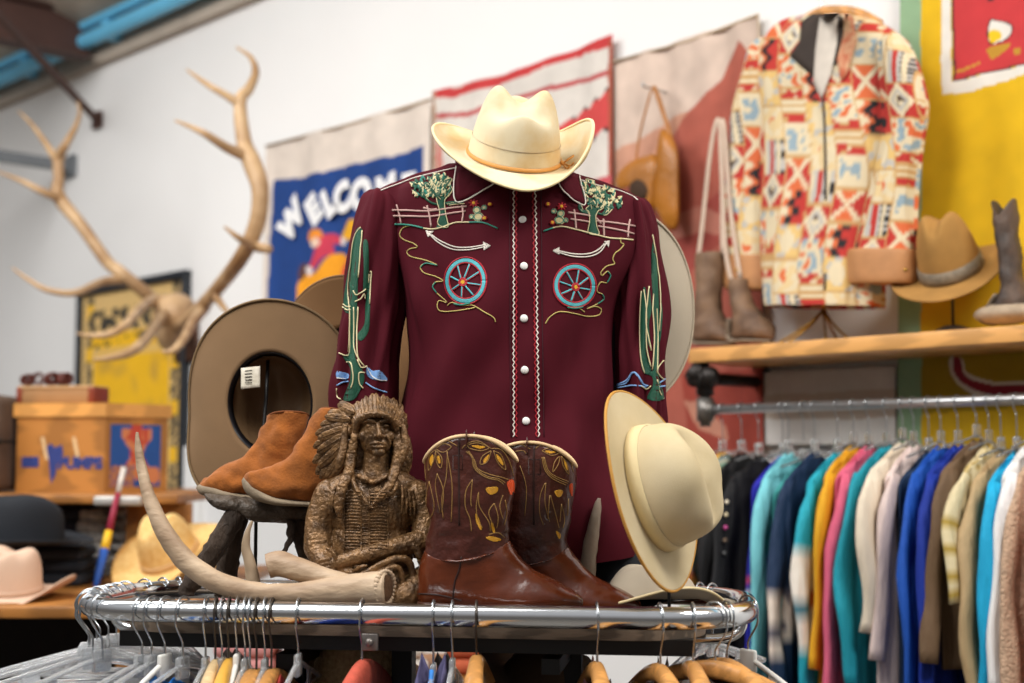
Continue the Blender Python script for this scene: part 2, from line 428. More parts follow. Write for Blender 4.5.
# yellow painted sign
def q4(X, Y): return (900+X/6.83, Y/6.83)
def q7(X, Y): return (880+X/1.708, Y/1.708)
t = thing('painted_sign', 'large yellow painted sign with red lettering and green edge, behind the shelf', 'sign', WALL.w(st(960, 300)[0], 1.6, .02), WALL.ang)
BY = '#dfb30f'
D = cat([(605, 135), (680, 128), (745, 150), (768, 195), (745, 255), (700, 290), (608, 305)], 5, True)
D2 = cat([(614, 145), (680, 138), (735, 160), (755, 198), (735, 248), (695, 280), (614, 296)], 5, True)
D3 = cat([(614, 205), (655, 202), (685, 225), (680, 270), (650, 288), (614, 292)], 5, True)
L4 = [([(890, -80), (921, -80), (921, 460), (890, 460)], '#8fb08a'),
      ([q4(*p) for p in ((285, -700), (350, -700), (350, 560), (500, 530), (847, 445), (1400, 300), (1400, 370), (900, 490), (600, 590), (480, 630), (285, 645))], '#e6e2d8'),
      ([q4(*p) for p in ((352, -700), (1400, -700), (1400, 300), (847, 440), (360, 562))], '#3d2a2c'),
      ([q4(*p) for p in ((372, -700), (1400, -700), (1400, 285), (847, 428), (374, 545))], '#c4373a'),
      ([q4(*p) for p in ((585, -200), (680, -200), (640, 5), (600, 12))], '#3d2a2c'),
      ([q4(*p) for p in D], '#3d2a2c'), ([q4(*p) for p in D2], '#e6e2d8'), ([q4(*p) for p in D3], '#efc21c'),
      ([q4(*p) for p in ((600, 340), (740, 300), (745, 330), (640, 400), (610, 395))], '#b98a2a', 1), ([q4(*p) for p in ((780, 340), (820, 335), (815, 375), (785, 370))], '#b98a2a', 1),
      ([q4(*p) for p in ((380, 480), (460, 455), (540, 430), (540, 445), (460, 475), (385, 500))], '#c48e34', 1),
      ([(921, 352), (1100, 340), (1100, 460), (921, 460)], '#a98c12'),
      ([q7(*p) for p in ((118, 612), (140, 612), (150, 638), (200, 650), (260, 648), (400, 640), (400, 672), (260, 680), (190, 682), (145, 668), (124, 645))], '#ddd6c4', 1),
      ([q7(*p) for p in ((124, 612), (137, 612), (148, 644), (200, 656), (260, 655), (400, 648), (400, 664), (260, 671), (190, 673), (148, 660), (128, 640))], '#8f2030', 1),
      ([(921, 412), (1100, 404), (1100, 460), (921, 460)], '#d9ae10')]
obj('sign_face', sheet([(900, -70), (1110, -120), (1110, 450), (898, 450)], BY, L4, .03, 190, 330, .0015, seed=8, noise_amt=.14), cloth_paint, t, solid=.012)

# framed poster
t = thing('framed_poster', 'yellow and black printed poster in a thin dark frame above the wooden crate', 'framed poster', WALL.w(st(130, 400)[0], 1.6, .02), WALL.ang)
c4 = [(79, 291), (184, 276), (181, 492), (75, 492)]
TLp, TRp, BRp, BLp = [st(*c, .03) for c in c4]
sL, sR, zT, zB = (TLp[0]+BLp[0])/2, (TRp[0]+BRp[0])/2, (TLp[1]+TRp[1])/2, (BLp[1]+BRp[1])/2
g = G()
for a, b, c, d in ((sL, zT, sR, zT), (sL, zB, sR, zB)): g.box(WALL.w((a+c)/2, b, .02), (sR-sL+.04, .04, .04), RW, .004)
for a in (sL, sR): g.box(WALL.w(a, (zT+zB)/2, .02), (.04, .04, zT-zB-.04), RW, .004)
obj('frame', g, M('black_frame', '#22262c', .4, bump=0), t)
ye, dk, pa = lin('#f2bb1c'), lin('#3b3730'), lin('#dcb878')
def pcf(a, b):
    c = pa
    if .16 < a < .84 and .12 < b < .9: c = mixc(pa, ye, .35)
    bx = abs(a-.5)
    if .37 < bx < .44: c = ye if int(b*14+(a > .5)) % 3 == 0 else (dk if noise.noise(V((a*40, b*60, 2))) > -.1 else pa)
    if .78 < b < .9 and bx < .42: c = dk if noise.noise(V((a*16, b*20, 0)))+.35*math.sin(a*60) > -.05 else pa
    if .7 < b < .77 and bx < .38: c = ye if noise.noise(V((a*22, b*30, 9))) < .22 else dk
    if .34 < b < .66 and bx < .36: c = mixc(ye, lin('#c79a3c'), max(0, noise.noise(V((a*9, b*9, 4)))*1.6))
    if .24 < b < .32 and bx < .36: c = dk if noise.noise(V((a*26, b*18, 7))) > -.12 else ye
    if .14 < b < .2 and bx < .34: c = dk if noise.noise(V((a*30, b*22, 7))) > 0 else pa
    return c
g = G(); g.grid(90, 130, lambda a, b: WALL.w(sL+(sR-sL)*a, zB+(zT-zB)*b, .015), pcf); obj('printed_sheet', g, M('printed_paper', attr=True, rough=.7, var=.06, bump=0), t)

# ---------------------------------------------------------------- wall shelf, brackets and clothes rail
SO = .34
sl = st(688, 350, SO)[0]; sr = sl+2.0; zs = st(860, 336.5, SO)[1]; TH = .042
t = thing('wall_shelf', 'light pine plank shelf on black pipe brackets above the clothes rail', 'shelf', WALL.w(sl, zs-TH, 0), WALL.ang)
g = G(); g.box(WALL.w((sl+sr)/2, zs-TH/2, SO/2+.002), (sr-sl, SO-.004, TH), RW, .004)
obj('board', g, M('pine', '#d9a05c', .45, var=.2, wood=3, stretch=(.6, 6, 6), bump=.05, coat=.2), t)
pm = M('black_pipe', '#34302e', .45, metal=.6, var=.2, scale=40, bump=.1)
RO = .30; rs0 = st(703, 405, RO)[0]; rz = st(860, 404.5, RO)[1]
for k, s_ in enumerate((rs0, rs0+1.75)):
    g = G(); zz = zs-TH-.045
    g.tube([WALL.w(s_, zz, .0), WALL.w(s_, zz, .32)], .019, 14)
    g.tube([WALL.w(s_, zz, .0), WALL.w(s_, zz, .015)], .045, 18); g.tube([WALL.w(s_, zz, RO+.045), WALL.w(s_, zz, RO-.045)], .027, 14); g.tube([WALL.w(s_, zz, RO-.01), WALL.w(s_, zz-.05, RO-.01)], .027, 14)
    g.tube([WALL.w(s_, zz, RO+.05), WALL.w(s_, zs-TH, RO+.0)], .024, 12)
    g.ell(WALL.w(s_+.035, zz+.005, RO+.01), (.03, .03, .03))
    obj('pipe_bracket', g, pm, t)
t = thing('clothes_rail', 'grey steel clothes rail under the wooden shelf, full of hangers', 'clothes rail', WALL.w(rs0, rz, RO), WALL.ang)
g = G(); g.tube([WALL.w(rs0, rz, RO-.01), WALL.w(rs0+1.75, rz, RO-.01)], .0135, 16); obj('rail', g, M('galvanised_steel', '#b9b9b9', .3, metal=.85, var=.15, scale=30, bump=.05), t)
for s_ in (rs0, rs0+1.75):
    g = G(); g.tube([WALL.w(s_, zs-TH-.095, RO-.01), WALL.w(s_, rz-.05, RO-.01)], .017, 14)
    g.tube([WALL.w(s_, rz-.035, RO-.01), WALL.w(s_, rz+.035, RO-.01)], .026, 16); g.tube([WALL.w(s_-.0, rz, RO-.01), WALL.w(s_+.03, rz, RO-.01)], .024, 16)
    obj('pipe_drop', g, M('grey_pipe', '#77736e', .4, metal=.7, var=.2, scale=30), t)
# ---------------------------------------------------------------- oval clothes rack
RC = V((-.165, 2.54, 0)); RA = -math.radians(8); RZ = 1.30; HL, HD, HR = .572, .205, .15
rh = V((math.cos(RA), math.sin(RA), 0)); rn = V((math.sin(RA), -math.cos(RA), 0))   # rn points to the viewer
def oval(hl, hd, r, n=12):
    pts = []
    for cx, cy, a0 in ((hl-r, hd-r, 0), (-hl+r, hd-r, 90), (-hl+r, -hd+r, 180), (hl-r, -hd+r, 270)):
        for k in range(n+1):
            a = math.radians(a0+90*k/n); pts.append((cx+r*math.cos(a), cy+r*math.sin(a)))
    return pts
def rw(x, y, z): return RC+rh*x+rn*y+V((0, 0, z))
rack = thing('clothes_rack', 'oval chrome clothes rack with a wooden display board in the middle', 'clothes rack', RC, RA)
chrome = M('chrome', '#dcdee0', .13, metal=1, var=.04, scale=60, bump=.02)
g = G(); g.tube([rw(x, y, RZ) for x, y in oval(HL, HD, HR, 14)], .0185, 20, closed=True, up=V((0, 0, 1))); obj('oval_rail', g, chrome, rack)
g = G(); bo = oval(HL-.07, HD-.035, .12, 8); rings = []
g.prism([rw(x, y, 1.260) for x, y in bo], (0, 0, .022))
obj('display_board', g, M('worn_board', '#6e5f50', .7, var=.4, wood=4, stretch=(1, 9, 9), bump=.3), rack, smooth=False)
bm_ = M('black_steel', '#151312', .5, var=.1, bump=.05)
g = G()
for y in (-.14, .14): g.box(rw(.0, y, 1.248), (HL*1.7, .03, .026), Matrix.Rotation(RA, 3, 'Z'))
for x in (-.2, .25): g.box(rw(x, 0, 1.212), (.03, .28, .025), Matrix.Rotation(RA, 3, 'Z'))
obj('support_bar', g, bm_, rack, smooth=False)
for px in (297, 404, 572):
    p = P(px, 650, 2.56); g = G(); g.box((p.x, p.y, .62), (.036, .036, 1.22), Matrix.Rotation(RA, 3, 'Z')); obj('post', g, bm_, rack, smooth=False)
for sx_ in (-1, 1):
    g = G(); g.tube(cat([rw(sx_*(HL-.005), 0, RZ), rw(sx_*(HL-.012), 0, RZ-.04), rw(sx_*(HL-.05), 0, RZ-.055), rw(sx_*(HL-.14), 0, RZ-.052)], 5), .009, 10); obj('end_bracket', g, chrome, rack)
p = P(370, 642, 2.34); g = G(); g.box(p, (.028, .006, .028), Matrix.Rotation(RA, 3, 'Z'), .002); g.ell(p+rn*.006, (.007, .005, .007)); obj('bolt_plate', g, M('bolt_steel', '#8b8580', .4, metal=.8), rack)
g = G()
for y in (-.2, .2):
    for x in (-.4, .4): g.tube([rw(x*.5, 0, .04), rw(x, y, .02)], .016, 10)
obj('foot', g, bm_, rack)
BZ = 1.282     # top of the display board

# ---------------------------------------------------------------- hats
def hat(name, label, mtx, felt, a=.078, b=.098, H=.12, taper=.16, side=.085, fb=.08, curl=.05, pull=.25, dip=.02, D=.03, pinch=.28, dent=.02,
        band=None, bandh=.016, sweat=None, binding=None, bow=False, asym=0.0, group=None, wob=.003, cross=False, lining=None, knot=None, e=.42, flare=0, sq=0.0, fslope=0.0, cw=.30):
    t = thing(name, label, 'hat', mtx=mtx, group=group)
    NT = 96
    def crown(th, v, off=0.0):
        ph = v*PI/2; s_ = max(math.cos(ph), 0)**e; h = max(math.sin(ph), 0)**(e*1.9)
        s_ *= 1-taper*h
        x = (a+off)*math.cos(th)*s_; y = (b+off)*math.sin(th)*s_; z = H*h
        tw = sm(.35, 1, h); fr = sm(-.3, 1, -y/b)
        z -= H*.10*sm(-.2, 1, y/b)*tw
        z -= D*math.exp(-(x/(cw*a))**2)*tw*(1+(.35 if not fslope else -.35)*fr)*(sm(1.1, .5, abs(y)/b) if not fslope else sm(.80, .55, abs(y)/b))
        z -= H*fslope*sm(-.2, .7, -y/b)*tw
        z += .012*fr*tw
        dd = math.exp(-((x/a/.62-math.copysign(1, x))**2)*4)*math.exp(-((y/b+.45)/.42)**2)
        z -= dent*dd*tw
        x *= 1-pinch*fr*sm(.25, 1, h)*(1-.2*math.exp(-(x/(.2*a))**2))
        y += pinch*.12*b*fr*sm(.3, 1, h)*math.exp(-(x/(.5*a))**2)
        return V((x, y, z))
    def brim(th, w):
        c, s_ = math.cos(th), math.sin(th); cc = abs(c)**1.6
        bw = (side*cc+fb*(1-cc))*(1+sq*(2*c*s_)**2*(1 if s_ < 0 else .15))
        n_ = V((c/a, s_/b, 0)).normalized(); base = V((a*c, b*s_, 0))
        k = curl*(1+asym*(1 if c > 0 else -1))
        z = k*abs(c)**1.7*w**2.0-dip*abs(s_)**2.5*w**1.5+wob*w*math.sin(3*th+1)+flare*w
        return base+n_*(bw*(w-pull*cc*w**2.5*(1+asym*(1 if c > 0 else -1))))+V((0, 0, z))
    TH = [2*PI*k/NT for k in range(NT)]
    R_ = [[brim(th, 1-k/14) for th in TH] for k in range(14)]
    R_ += [[crown(th, (k/26)**1.5*.985) for th in TH] for k in range(27)]
    g = G(); g.rings(R_, False, True); body = obj('felt_body', g, felt, t, local=True, solid=.0035, off=-1)
    if band:
        g = G(); rr = []
        for o_, z_ in ((.0008, .001), (.0028, .002), (.0032, bandh*.5), (.0028, bandh-.001), (.0008, bandh)):
            rr.append([V((math.cos(th)*(a+o_)*(1-taper*(z_/H)*.9), math.sin(th)*(b+o_)*(1-taper*(z_/H)*.9), z_+.002)) for th in TH])
        rr = [[crown(th, max(0.0001, (math.asin(min(1, (z_/H)**(1/(e*1.9)))))/(PI/2)), o_) for th in TH] for o_, z_ in ((.0006, .002), (.003, .003), (.0034, bandh*.5), (.003, bandh), (.0006, bandh+.001))]
        g.rings(rr, False, False); obj('hat_band', g, band, t, local=True)
        if bow:
            kx, ky = a*.93+.004, -b*.35
            for q in ([(kx, ky, .008), (kx+.014, ky-.006, .022), (kx+.020, ky+.006, .024), (kx+.008, ky+.010, .012)], [(kx, ky, .008), (kx+.010, ky-.012, .003), (kx+.012, ky-.016, .012)], [(kx+.002, ky, .01), (kx+.016, ky+.004, .004), (kx+.022, ky+.002, .012)]):
                g = G(); g.tube(cat(q, 6), .0016, 6); obj('tie_cord', g, band, t, local=True)
            g = G(); g.ell((kx, ky, .010), (.004, .005, .004)); obj('knot', g, band, t, local=True)
    if sweat:
        g = G(); g.rings([[V((a*math.cos(th)*k, b*math.sin(th)*k, z_)) for th in TH] for k, z_ in ((.985, -.001), (.95, .001), (.94, .02), (.925, .036), (.945, .037))], False, False)
        obj('sweatband', g, sweat, t, local=True)
    if lining:
        g = G(); g.rings([[crown(th, (k/14)**1.2*.96)*.93+V((0, 0, .002)) for th in TH] for k in range(1, 15)], False, True); obj('lining', g, lining, t, local=True)
    if binding:
        g = G(); g.tube([brim(th, 1.0)-V((0, 0, .0018)) for th in TH], .0026, 8, closed=True); obj('brim_binding', g, binding, t, local=True)
    return t
def hatm(o, z, y):
    x_, y_, z_ = axes(z, y); return frame(x_, y_, z_, o)

# felts
cream = M('cream_felt', '#d4c6a6', .85, var=.12, scale=9, bump=.12, bscale=500, second='#c8a56a')
_mc['cream_felt'].node_tree.nodes['Map Range'].inputs['From Min'].default_value = .45
# top hat on the mannequin
th_ = math.radians(27)
z_ = V((.05, -math.sin(th_), math.cos(th_))); y_ = V((-.12, math.cos(th_), math.sin(th_)))
Ry = Matrix.Rotation(math.radians(5), 3, 'Y')
o = P(514, 158, 2.62)
hat('cowboy_hat', 'cream felt cowboy hat with a thin tan cord band, on top of the mannequin', hatm(o, Ry@z_, Ry@y_), cream, a=.088, b=.10, H=.166, taper=.27, side=.088, fb=.072, curl=.062, pull=.34, dip=.010,
    D=.062, pinch=.30, dent=.026, asym=.34, fslope=.20, cw=.46, band=M('tan_cord', '#c98d45', .6, var=.15), bandh=.008, bow=True, sweat=M('brown_leather_band', '#6b452c', .5), binding=M('pale_binding', '#e6d2a2', .7))

olive = M('olive_felt', '#86694a', .9, var=.1, scale=14, bump=.12, bscale=500)
dkl = M('black_leather_band', '#17161a', .35, var=.1, bump=.05)
satin = M('brown_lining', '#6a5238', .5, var=.15, scale=12)
o = P(270, 403, 2.74)
HO = hat('cowboy_hat', 'large olive brown cowboy hat showing its dark inside, behind the suede boots', hatm(o, (.10, .98, .03), (-.06, -.05, .98)), olive, a=.084, b=.100, H=.11, side=.105, fb=.100, curl=.040, pull=.20, dip=.0, sq=.34, wob=.001,
    D=.02, pinch=.2, dent=.01, sweat=dkl, lining=satin, binding=M('olive_binding', '#7d6546', .8), asym=-.15)
g = G(); g.grid(6, 6, lambda a_, b_: P(241+a_*19, 368+b_*21-(a_*2), 2.735-.01*b_)); obj('size_label', g, M('white_label', '#ddd6c6', .7, second='#b9b09c', scale=60), HO, solid=.0006)
g = G()
for k in range(5): g.tube([P(245, 371+k*3, 2.733-.002*k), P(252, 370.5+k*3, 2.733-.002*k)], .0009, 5)
obj('label_print', g, M('dark_print', '#2a2622', .7, bump=0), HO, label='dark print on the label')
tan2 = M('brown_felt', '#87633f', .88, var=.14, scale=10, bump=.12, bscale=500)
hat('cowboy_hat', 'tan brown felt cowboy hat behind the olive hat and the left shirt sleeve', hatm(P(345, 372, 2.95), (.10, .98, -.05), (.06, .05, .98)), tan2, side=.105, fb=.100, curl=.06, pull=.25, dip=.02, sweat=dkl, lining=satin, H=.1, asym=-.2, wob=.014, sq=.2, binding=M('brown_binding', '#7d5d3c', .8))
grey = M('stone_felt', '#b3a692', .9, var=.08, scale=10, bump=.1, bscale=500)
hat('cowboy_hat', 'light stone grey cowboy hat with upright brim behind the right shirt sleeve', hatm(P(622, 309, 2.82), (-.06, .99, .05), (0, -.05, 1)), grey, a=.082, b=.098, side=.088, fb=.104, curl=.05, pull=.2, dip=.0, sweat=M('brown_leather_band'), H=.1, lining=satin, binding=M('stone_binding', '#bcae97', .8))
buck = M('buckskin_felt', '#cfbf9d', .88, var=.1, scale=8, bump=.12, bscale=500, second='#bdaa82')
o = P(651, 489, 2.36)
hat('cowboy_hat', 'buckskin cowboy hat tipped on its side with an ochre brim edge, over the rack', hatm(o, (.83, -.50, .25), (-.27, .02, .96)), buck, a=.082, b=.104, H=.118, taper=.08, side=.072, fb=.066, curl=.012, pull=.10, dip=.006,
    D=.03, pinch=.18, dent=.016, band=M('buckskin_ribbon', '#d9c596', .6, var=.06), bandh=.024, sweat=M('brown_leather_band'), binding=M('ochre_binding', '#c08a3a', .7), e=.36)

# ---------------------------------------------------------------- shirt on the mannequin
SP = Plane((0, 2.66, 0), 0.0)
LT = Plane((0, 2.655, 0), 0.0)
def rowloft(pl, rows, n=72, k=2.5, sub=5, fold=.004, seed=0, hem=None, tuck=1.0):
    R = cat(rows, sub); out = []
    for i, (y, xl, xr, d) in enumerate(R):
        A, B = pl.at(xl, y), pl.at(xr, y); c = (A+B)/2; ha = (B-A).length/2; ring = []; h = (B-A).normalized()
        for j in range(n):
            t_ = 2*PI*j/n; ct, s_ = math.cos(t_), math.sin(t_)
            x = ha*math.copysign(abs(ct)**(2/k), ct); yy = d*math.copysign(abs(s_)**(2/k), s_)
            f = fold*(noise.noise(V((ct*2.6+seed, s_*2.6, y*.010)))*1.9+.6*noise.noise(V((ct*6+seed, s_*6, y*.02+ct*1.5))))
            f += fold*.55*math.sin(ct*9+y*.05+seed)*sm(190, 330, y)
            p = c+h*x+pl.n*yy; p += (h*ct+pl.n*s_)*f
            if hem: p.z += hem(ct, s_)*sm(len(R)*.85, len(R)-1, i)
            ring.append(p)
        out.append(ring)
    return out
shirt = thing('western_shirt', 'maroon western shirt with colourful embroidery and white snaps, on the mannequin', 'shirt', (P(525, 500, 2.66).x, 2.66, 1.37), 0)
fab = M('maroon_gabardine', '#4d0e1b', .85, var=.08, scale=15, bump=.12, bscale=900, sheen=.0, dist=.0004, spec=.2)
torso_rows = [(166, 448, 556, .045), (171, 436, 566, .055), (177, 413, 580, .064), (183, 398, 600, .072), (190, 380, 617, .080), (198, 373, 634, .086), (212, 372, 642, .094), (235, 382, 640, .106), (265, 394, 630, .114), (300, 402, 618, .118),
              (340, 407, 613, .114), (380, 407, 612, .106), (420, 402, 616, .102), (460, 396, 628, .106), (500, 389, 641, .110), (535, 384, 652, .113), (556, 383, 656, .114)]
gt = G(); gt.rings(rowloft(SP, torso_rows, 110, 2.35, 6, .0085, 0, hem=lambda c_, s_: -.022*(1-abs(c_))+.012*abs(c_)), True, False)
ls_rows = [(190, 374, 386, .02), (196, 367, 400, .045), (210, 362, 407, .056), (232, 357, 406, .060), (262, 351, 407, .060), (295, 345, 406, .059), (330, 340, 401, .057), (365, 338, 395, .055), (400, 336, 390, .053), (440, 335, 386, .050), (462, 338, 383, .045), (470, 337, 384, .046), (494, 338, 383, .044)]
gl = G(); gl.rings(rowloft(LT, ls_rows, 72, 2.1, 6, .0085, 4), True, True)
rs_rows = [(198, 626, 640, .02), (204, 619, 646, .045), (218, 614, 652, .054), (240, 612, 658, .058), (272, 612, 662, .057), (310, 613, 664, .055), (350, 615, 664, .053), (390, 617, 664, .052), (430, 619, 664, .05), (452, 621, 663, .045), (460, 620, 664, .046), (484, 622, 662, .044)]
gr = G(); gr.rings(rowloft(LT, rs_rows, 72, 2.1, 6, .0085, 9), True, True)
obj('shirt_body', gt, fab, shirt); obj('sleeve', gl, fab, shirt); obj('sleeve', gr, fab, shirt)
B_all = bvh_of(gt, gl, gr)
# collar wings
white = M('white_thread', '#efe8dc', .7, bump=0); 
for pts in ([(462, 165), (490, 176), (489, 187), (457, 202), (458, 182)], [(562, 168), (585, 205), (570, 200), (556, 188)]):
    pass
def patch(poly, th_, m, name, par, lift=.006, n=22, bv=None):
    """a small cloth piece cut to a picture outline, laid on the surface"""
    g = G(); q = cat(poly, 1, True); cx = sum(p[0] for p in poly)/len(poly); cy = sum(p[1] for p in poly)/len(poly); R = []
    den = []
    for i in range(len(poly)):
        a_, b_ = poly[i], poly[(i+1) % len(poly)]
        for k in range(6): den.append((a_[0]+(b_[0]-a_[0])*k/6, a_[1]+(b_[1]-a_[1])*k/6))
    for s_ in (1, .75, .5, .25):
        ring = []
        for p in den:
            x, y = cx+(p[0]-cx)*s_, cy+(p[1]-cy)*s_; h = proj(bv or B_all, x, y)
            ring.append((h[0]+h[1]*lift) if h else P(x, y, 2.58))
        R.append(ring)
    g.rings(R, False, True); return obj(name, g, m, par, solid=th_, off=1)
for pts in ([(456, 163), (474, 166), (496, 180), (486, 191), (456, 203)], [(553, 178), (566, 174), (578, 180), (584, 206), (570, 200)]):
    patch(pts, .002, fab, 'collar_wing', shirt, .005)
    g = G(); e_ = [pts[1], pts[2], pts[3], pts[4], pts[0]] if pts[0][0] < 500 else [pts[0], pts[4], pts[3], pts[2]]
    stroke(g, B_all, e_, .0013, 6, .0085); obj('collar_piping', g, white, shirt)
# threads
tg = M('green_thread', '#1d5a43', .55, var=.2, scale=300, bump=0); tc_ = M('cream_thread', '#e3d6a8', .6, var=.1, scale=300, bump=0); tr_ = M('red_thread', '#b3202e', .55, bump=0)
tt = M('turquoise_thread', '#56b4bd', .55, bump=0); ty = M('yellow_thread', '#e8b62c', .55, bump=0); tp = M('dusty_pink_thread', '#c9a49b', .65, bump=0); tl_ = M('teal_thread', '#2f8a78', .55, bump=0); tb = M('sky_blue_thread', '#7fa9dc', .6, bump=0); tgold = M('gold_thread', '#c7b46a', .55, bump=0)
A_ = lambda X, Y: (380+X/4.143, 165+Y/4.143)
B_ = lambda X, Y: (520+X/4.267, 170+Y/4.267)
C_ = lambda X, Y: (330+X/3.8, 220+Y/3.8)
D_ = lambda X, Y: (560+X/3.106, 180+Y/3.106)
def S(mt, name, T, lines, r=.0013, sub=5, closed=False, lift=.0007):
    g = G()
    for l in lines: stroke(g, B_all, [T(*p) for p in l], r, sub, lift, closed=closed)
    if g.f: return obj(name, g, mt, shirt)
def Fl(mt, name, T, polys, step=.8, r=.0011, sub=3, lift=.0003):
    g = G()
    for l in polys: fill(g, B_all, [T(*p) for p in l], step, r, lift, sub)
    if g.f: return obj(name, g, mt, shirt)
I_ = lambda x, y: (x, y)
# yoke piping on the shoulder seams, side placket rickrack, snaps
S(white, 'shoulder_piping', I_, [[(381, 190.5), (390, 187), (400, 183.5), (413, 178.5), (428, 174.5), (440, 171.5), (455, 168)], [(580, 180), (592, 184), (606, 187.5), (620, 191), (632, 196), (638, 200)]], .0012)
def zig(x0, y0, x1, y1, amp, ph, n):
    return [(x0+(x1-x0)*k/n+amp*math.sin(PI*k+ph) if False else x0+(x1-x0)*k/n+(amp if (k+ph) % 2 else -amp), y0+(y1-y0)*k/n) for k in range(n+1)]
for xa, xb in ((514.5, 514.5), (534.5, 538)):
    rx = 1.6 if xa < 520 else -1.6
    S(white, 'rickrack', I_, [zig(xa-rx*.5, 187, xb-rx*.5, 437, .9, 0, 84)], .0011, 2)
    S(tr_, 'rickrack', I_, [zig(xa+rx, 187, xb+rx, 437, .9, 1, 84)], .0011, 2)
S(M('placket_seam', '#3d101c', .8, bump=0), 'placket_seam', I_, [[(510, 186), (510, 300), (511, 437)], [(541, 186), (542, 300), (544, 437)]], .0008, 12)
for x, y in ((522.6, 219.7), (523.9, 266), (524, 318.4), (524.7, 370), (526, 421)):
    h = proj(B_all, x, y); g = G()
    x_, y_, z_ = axes(h[1], (0, 0, 1)); R = Matrix((x_, y_, z_)).transposed()
    g.ell(h[0]+h[1]*.001, (.0072, .0072, .0028), R, 20, 8); obj('pearl_snap', g, M('pearl', '#f1efea', .2, var=.03, bump=0, coat=.5), shirt)
# ---- left chest motif
for T, sideL in ((A_, True), (B_, False)):
    if sideL:
        wc, wr = (355, 480), (90, 100); tr1 = [(240, 245), (248, 200), (236, 150), (236, 130), (262, 125), (290, 95), (284, 125), (268, 150), (272, 200), (282, 258), (236, 258)]
        fences = [[(50, 188), (110, 188), (200, 192), (300, 178), (360, 172)], [(55, 212), (120, 212), (210, 214), (300, 200), (355, 192)]]; posts = [[(70, 165), (80, 200), (88, 242)], [(195, 168), (205, 210), (212, 256)], [(340, 168), (345, 200), (340, 238)], [(180, 178), (215, 186), (235, 182)]]
        ground = [[(60, 247), (120, 248), (180, 262), (220, 266), (260, 258), (310, 240), (370, 238), (430, 240), (488, 264)]]
        boughs = [[(238, 165), (215, 158), (190, 140), (180, 120)], [(244, 140), (225, 118), (228, 95), (215, 75)], [(262, 130), (265, 100), (260, 75), (270, 55)], [(275, 130), (292, 105), (290, 90), (275, 75)], [(270, 160), (300, 155), (325, 155)], [(280, 165), (310, 160), (345, 158)]]
        fol = (215, 78, 90, 42, -.12); cac = (408, 205)
        arrow = [(205, 285), (240, 320), (300, 350), (370, 352), (440, 338)]; arrow2 = [(215, 290), (250, 315), (310, 340), (370, 342), (430, 332)]
        heads = [[(190, 272), (222, 276), (200, 300)], [(428, 318), (460, 335), (430, 354)]]
        rope = [[(130, 250), (95, 262), (82, 290), (100, 310), (140, 325), (155, 340), (125, 348), (112, 362), (130, 380), (190, 395), (238, 415), (190, 408), (168, 425), (185, 448), (230, 462), (262, 480), (230, 486), (218, 505), (235, 530), (270, 560), (275, 570), (245, 562), (237, 585), (250, 605), (300, 606), (370, 596), (395, 590)],
                [(280, 582), (300, 570), (345, 582), (385, 582), (430, 608), (470, 632), (478, 650)]]
        hub = (344, 486)
    else:
        wc, wr = (233, 494), (93, 96); tr1 = [(290, 268), (296, 220), (292, 180), (280, 168), (300, 150), (315, 155), (330, 160), (345, 155), (330, 180), (322, 200), (326, 240), (335, 275), (290, 270)]
        fences = [[(205, 182), (250, 188), (300, 196)], [(215, 210), (260, 216), (295, 222)], [(325, 218), (370, 222), (430, 230), (490, 240)], [(330, 240), (380, 248), (440, 260), (485, 272)]]; posts = [[(230, 170), (235, 210), (238, 252)], [(355, 210), (356, 245), (358, 285)], [(468, 212), (462, 250), (460, 288)], [(325, 205), (345, 230)]]
        ground = [[(100, 262), (140, 248), (180, 242), (230, 252), (300, 270), (380, 290), (440, 294), (482, 298)]]
        boughs = [[(290, 185), (262, 178), (250, 158), (262, 140)], [(298, 165), (292, 130), (280, 110)], [(318, 160), (325, 135), (310, 115)], [(330, 172), (352, 160), (362, 172), (350, 190)], [(330, 185), (360, 190), (385, 165)], [(255, 150), (262, 170), (285, 180)]]
        fol = (335, 100, 100, 46, .35); cac = (168, 205)
        arrow = [(155, 348), (220, 368), (290, 370), (340, 350), (368, 312)]; arrow2 = [(165, 345), (225, 358), (288, 358), (330, 342), (360, 315)]
        heads = [[(138, 345), (168, 330), (168, 362)], [(358, 305), (382, 302), (378, 330)]]
        rope = [[(428, 290), (430, 310), (442, 318), (425, 340), (405, 355), (395, 380), (402, 400), (370, 410), (345, 435), (350, 450), (372, 432), (385, 450), (370, 480), (345, 478), (330, 500), (330, 520), (350, 530), (355, 550), (330, 570), (300, 585), (285, 592), (320, 582), (345, 595), (335, 618), (290, 625), (230, 612), (170, 605), (130, 625), (108, 655)],
                [(428, 290), (445, 295), (480, 300)], [(205, 590), (240, 584), (275, 606)]]
        hub = (236, 500)
    S(tp, 'embroidered_fence', T, fences+posts, .0019, 4)
    S(tc_ if sideL else tc_, 'embroidered_ground', T, ground, .0015)
    S(tl_, 'embroidered_ground', T, [ground[0][:3] if sideL else ground[0][:2]], .0017, 5, lift=.0012); 
    if sideL: S(tl_, 'embroidered_ground', T, [ground[0][-3:]], .0015, 5, lift=.0012)
    Fl(tg, 'embroidered_trunk', T, [tr1]); S(tc_, 'trunk_outline', T, [tr1[:-1]], .0009, 5, True, .0014)
    S(tg, 'embroidered_boughs', T, boughs, .0022, 4); S(tc_, 'bough_outline', T, [[(x+7, y+3) for x, y in b] for b in boughs], .0008, 4, lift=.0014)
    fx, fy, rx, ry, tlt = fol; Lg, Lc, Lt = [], [], []
    rnd = random.Random(3 if sideL else 5)
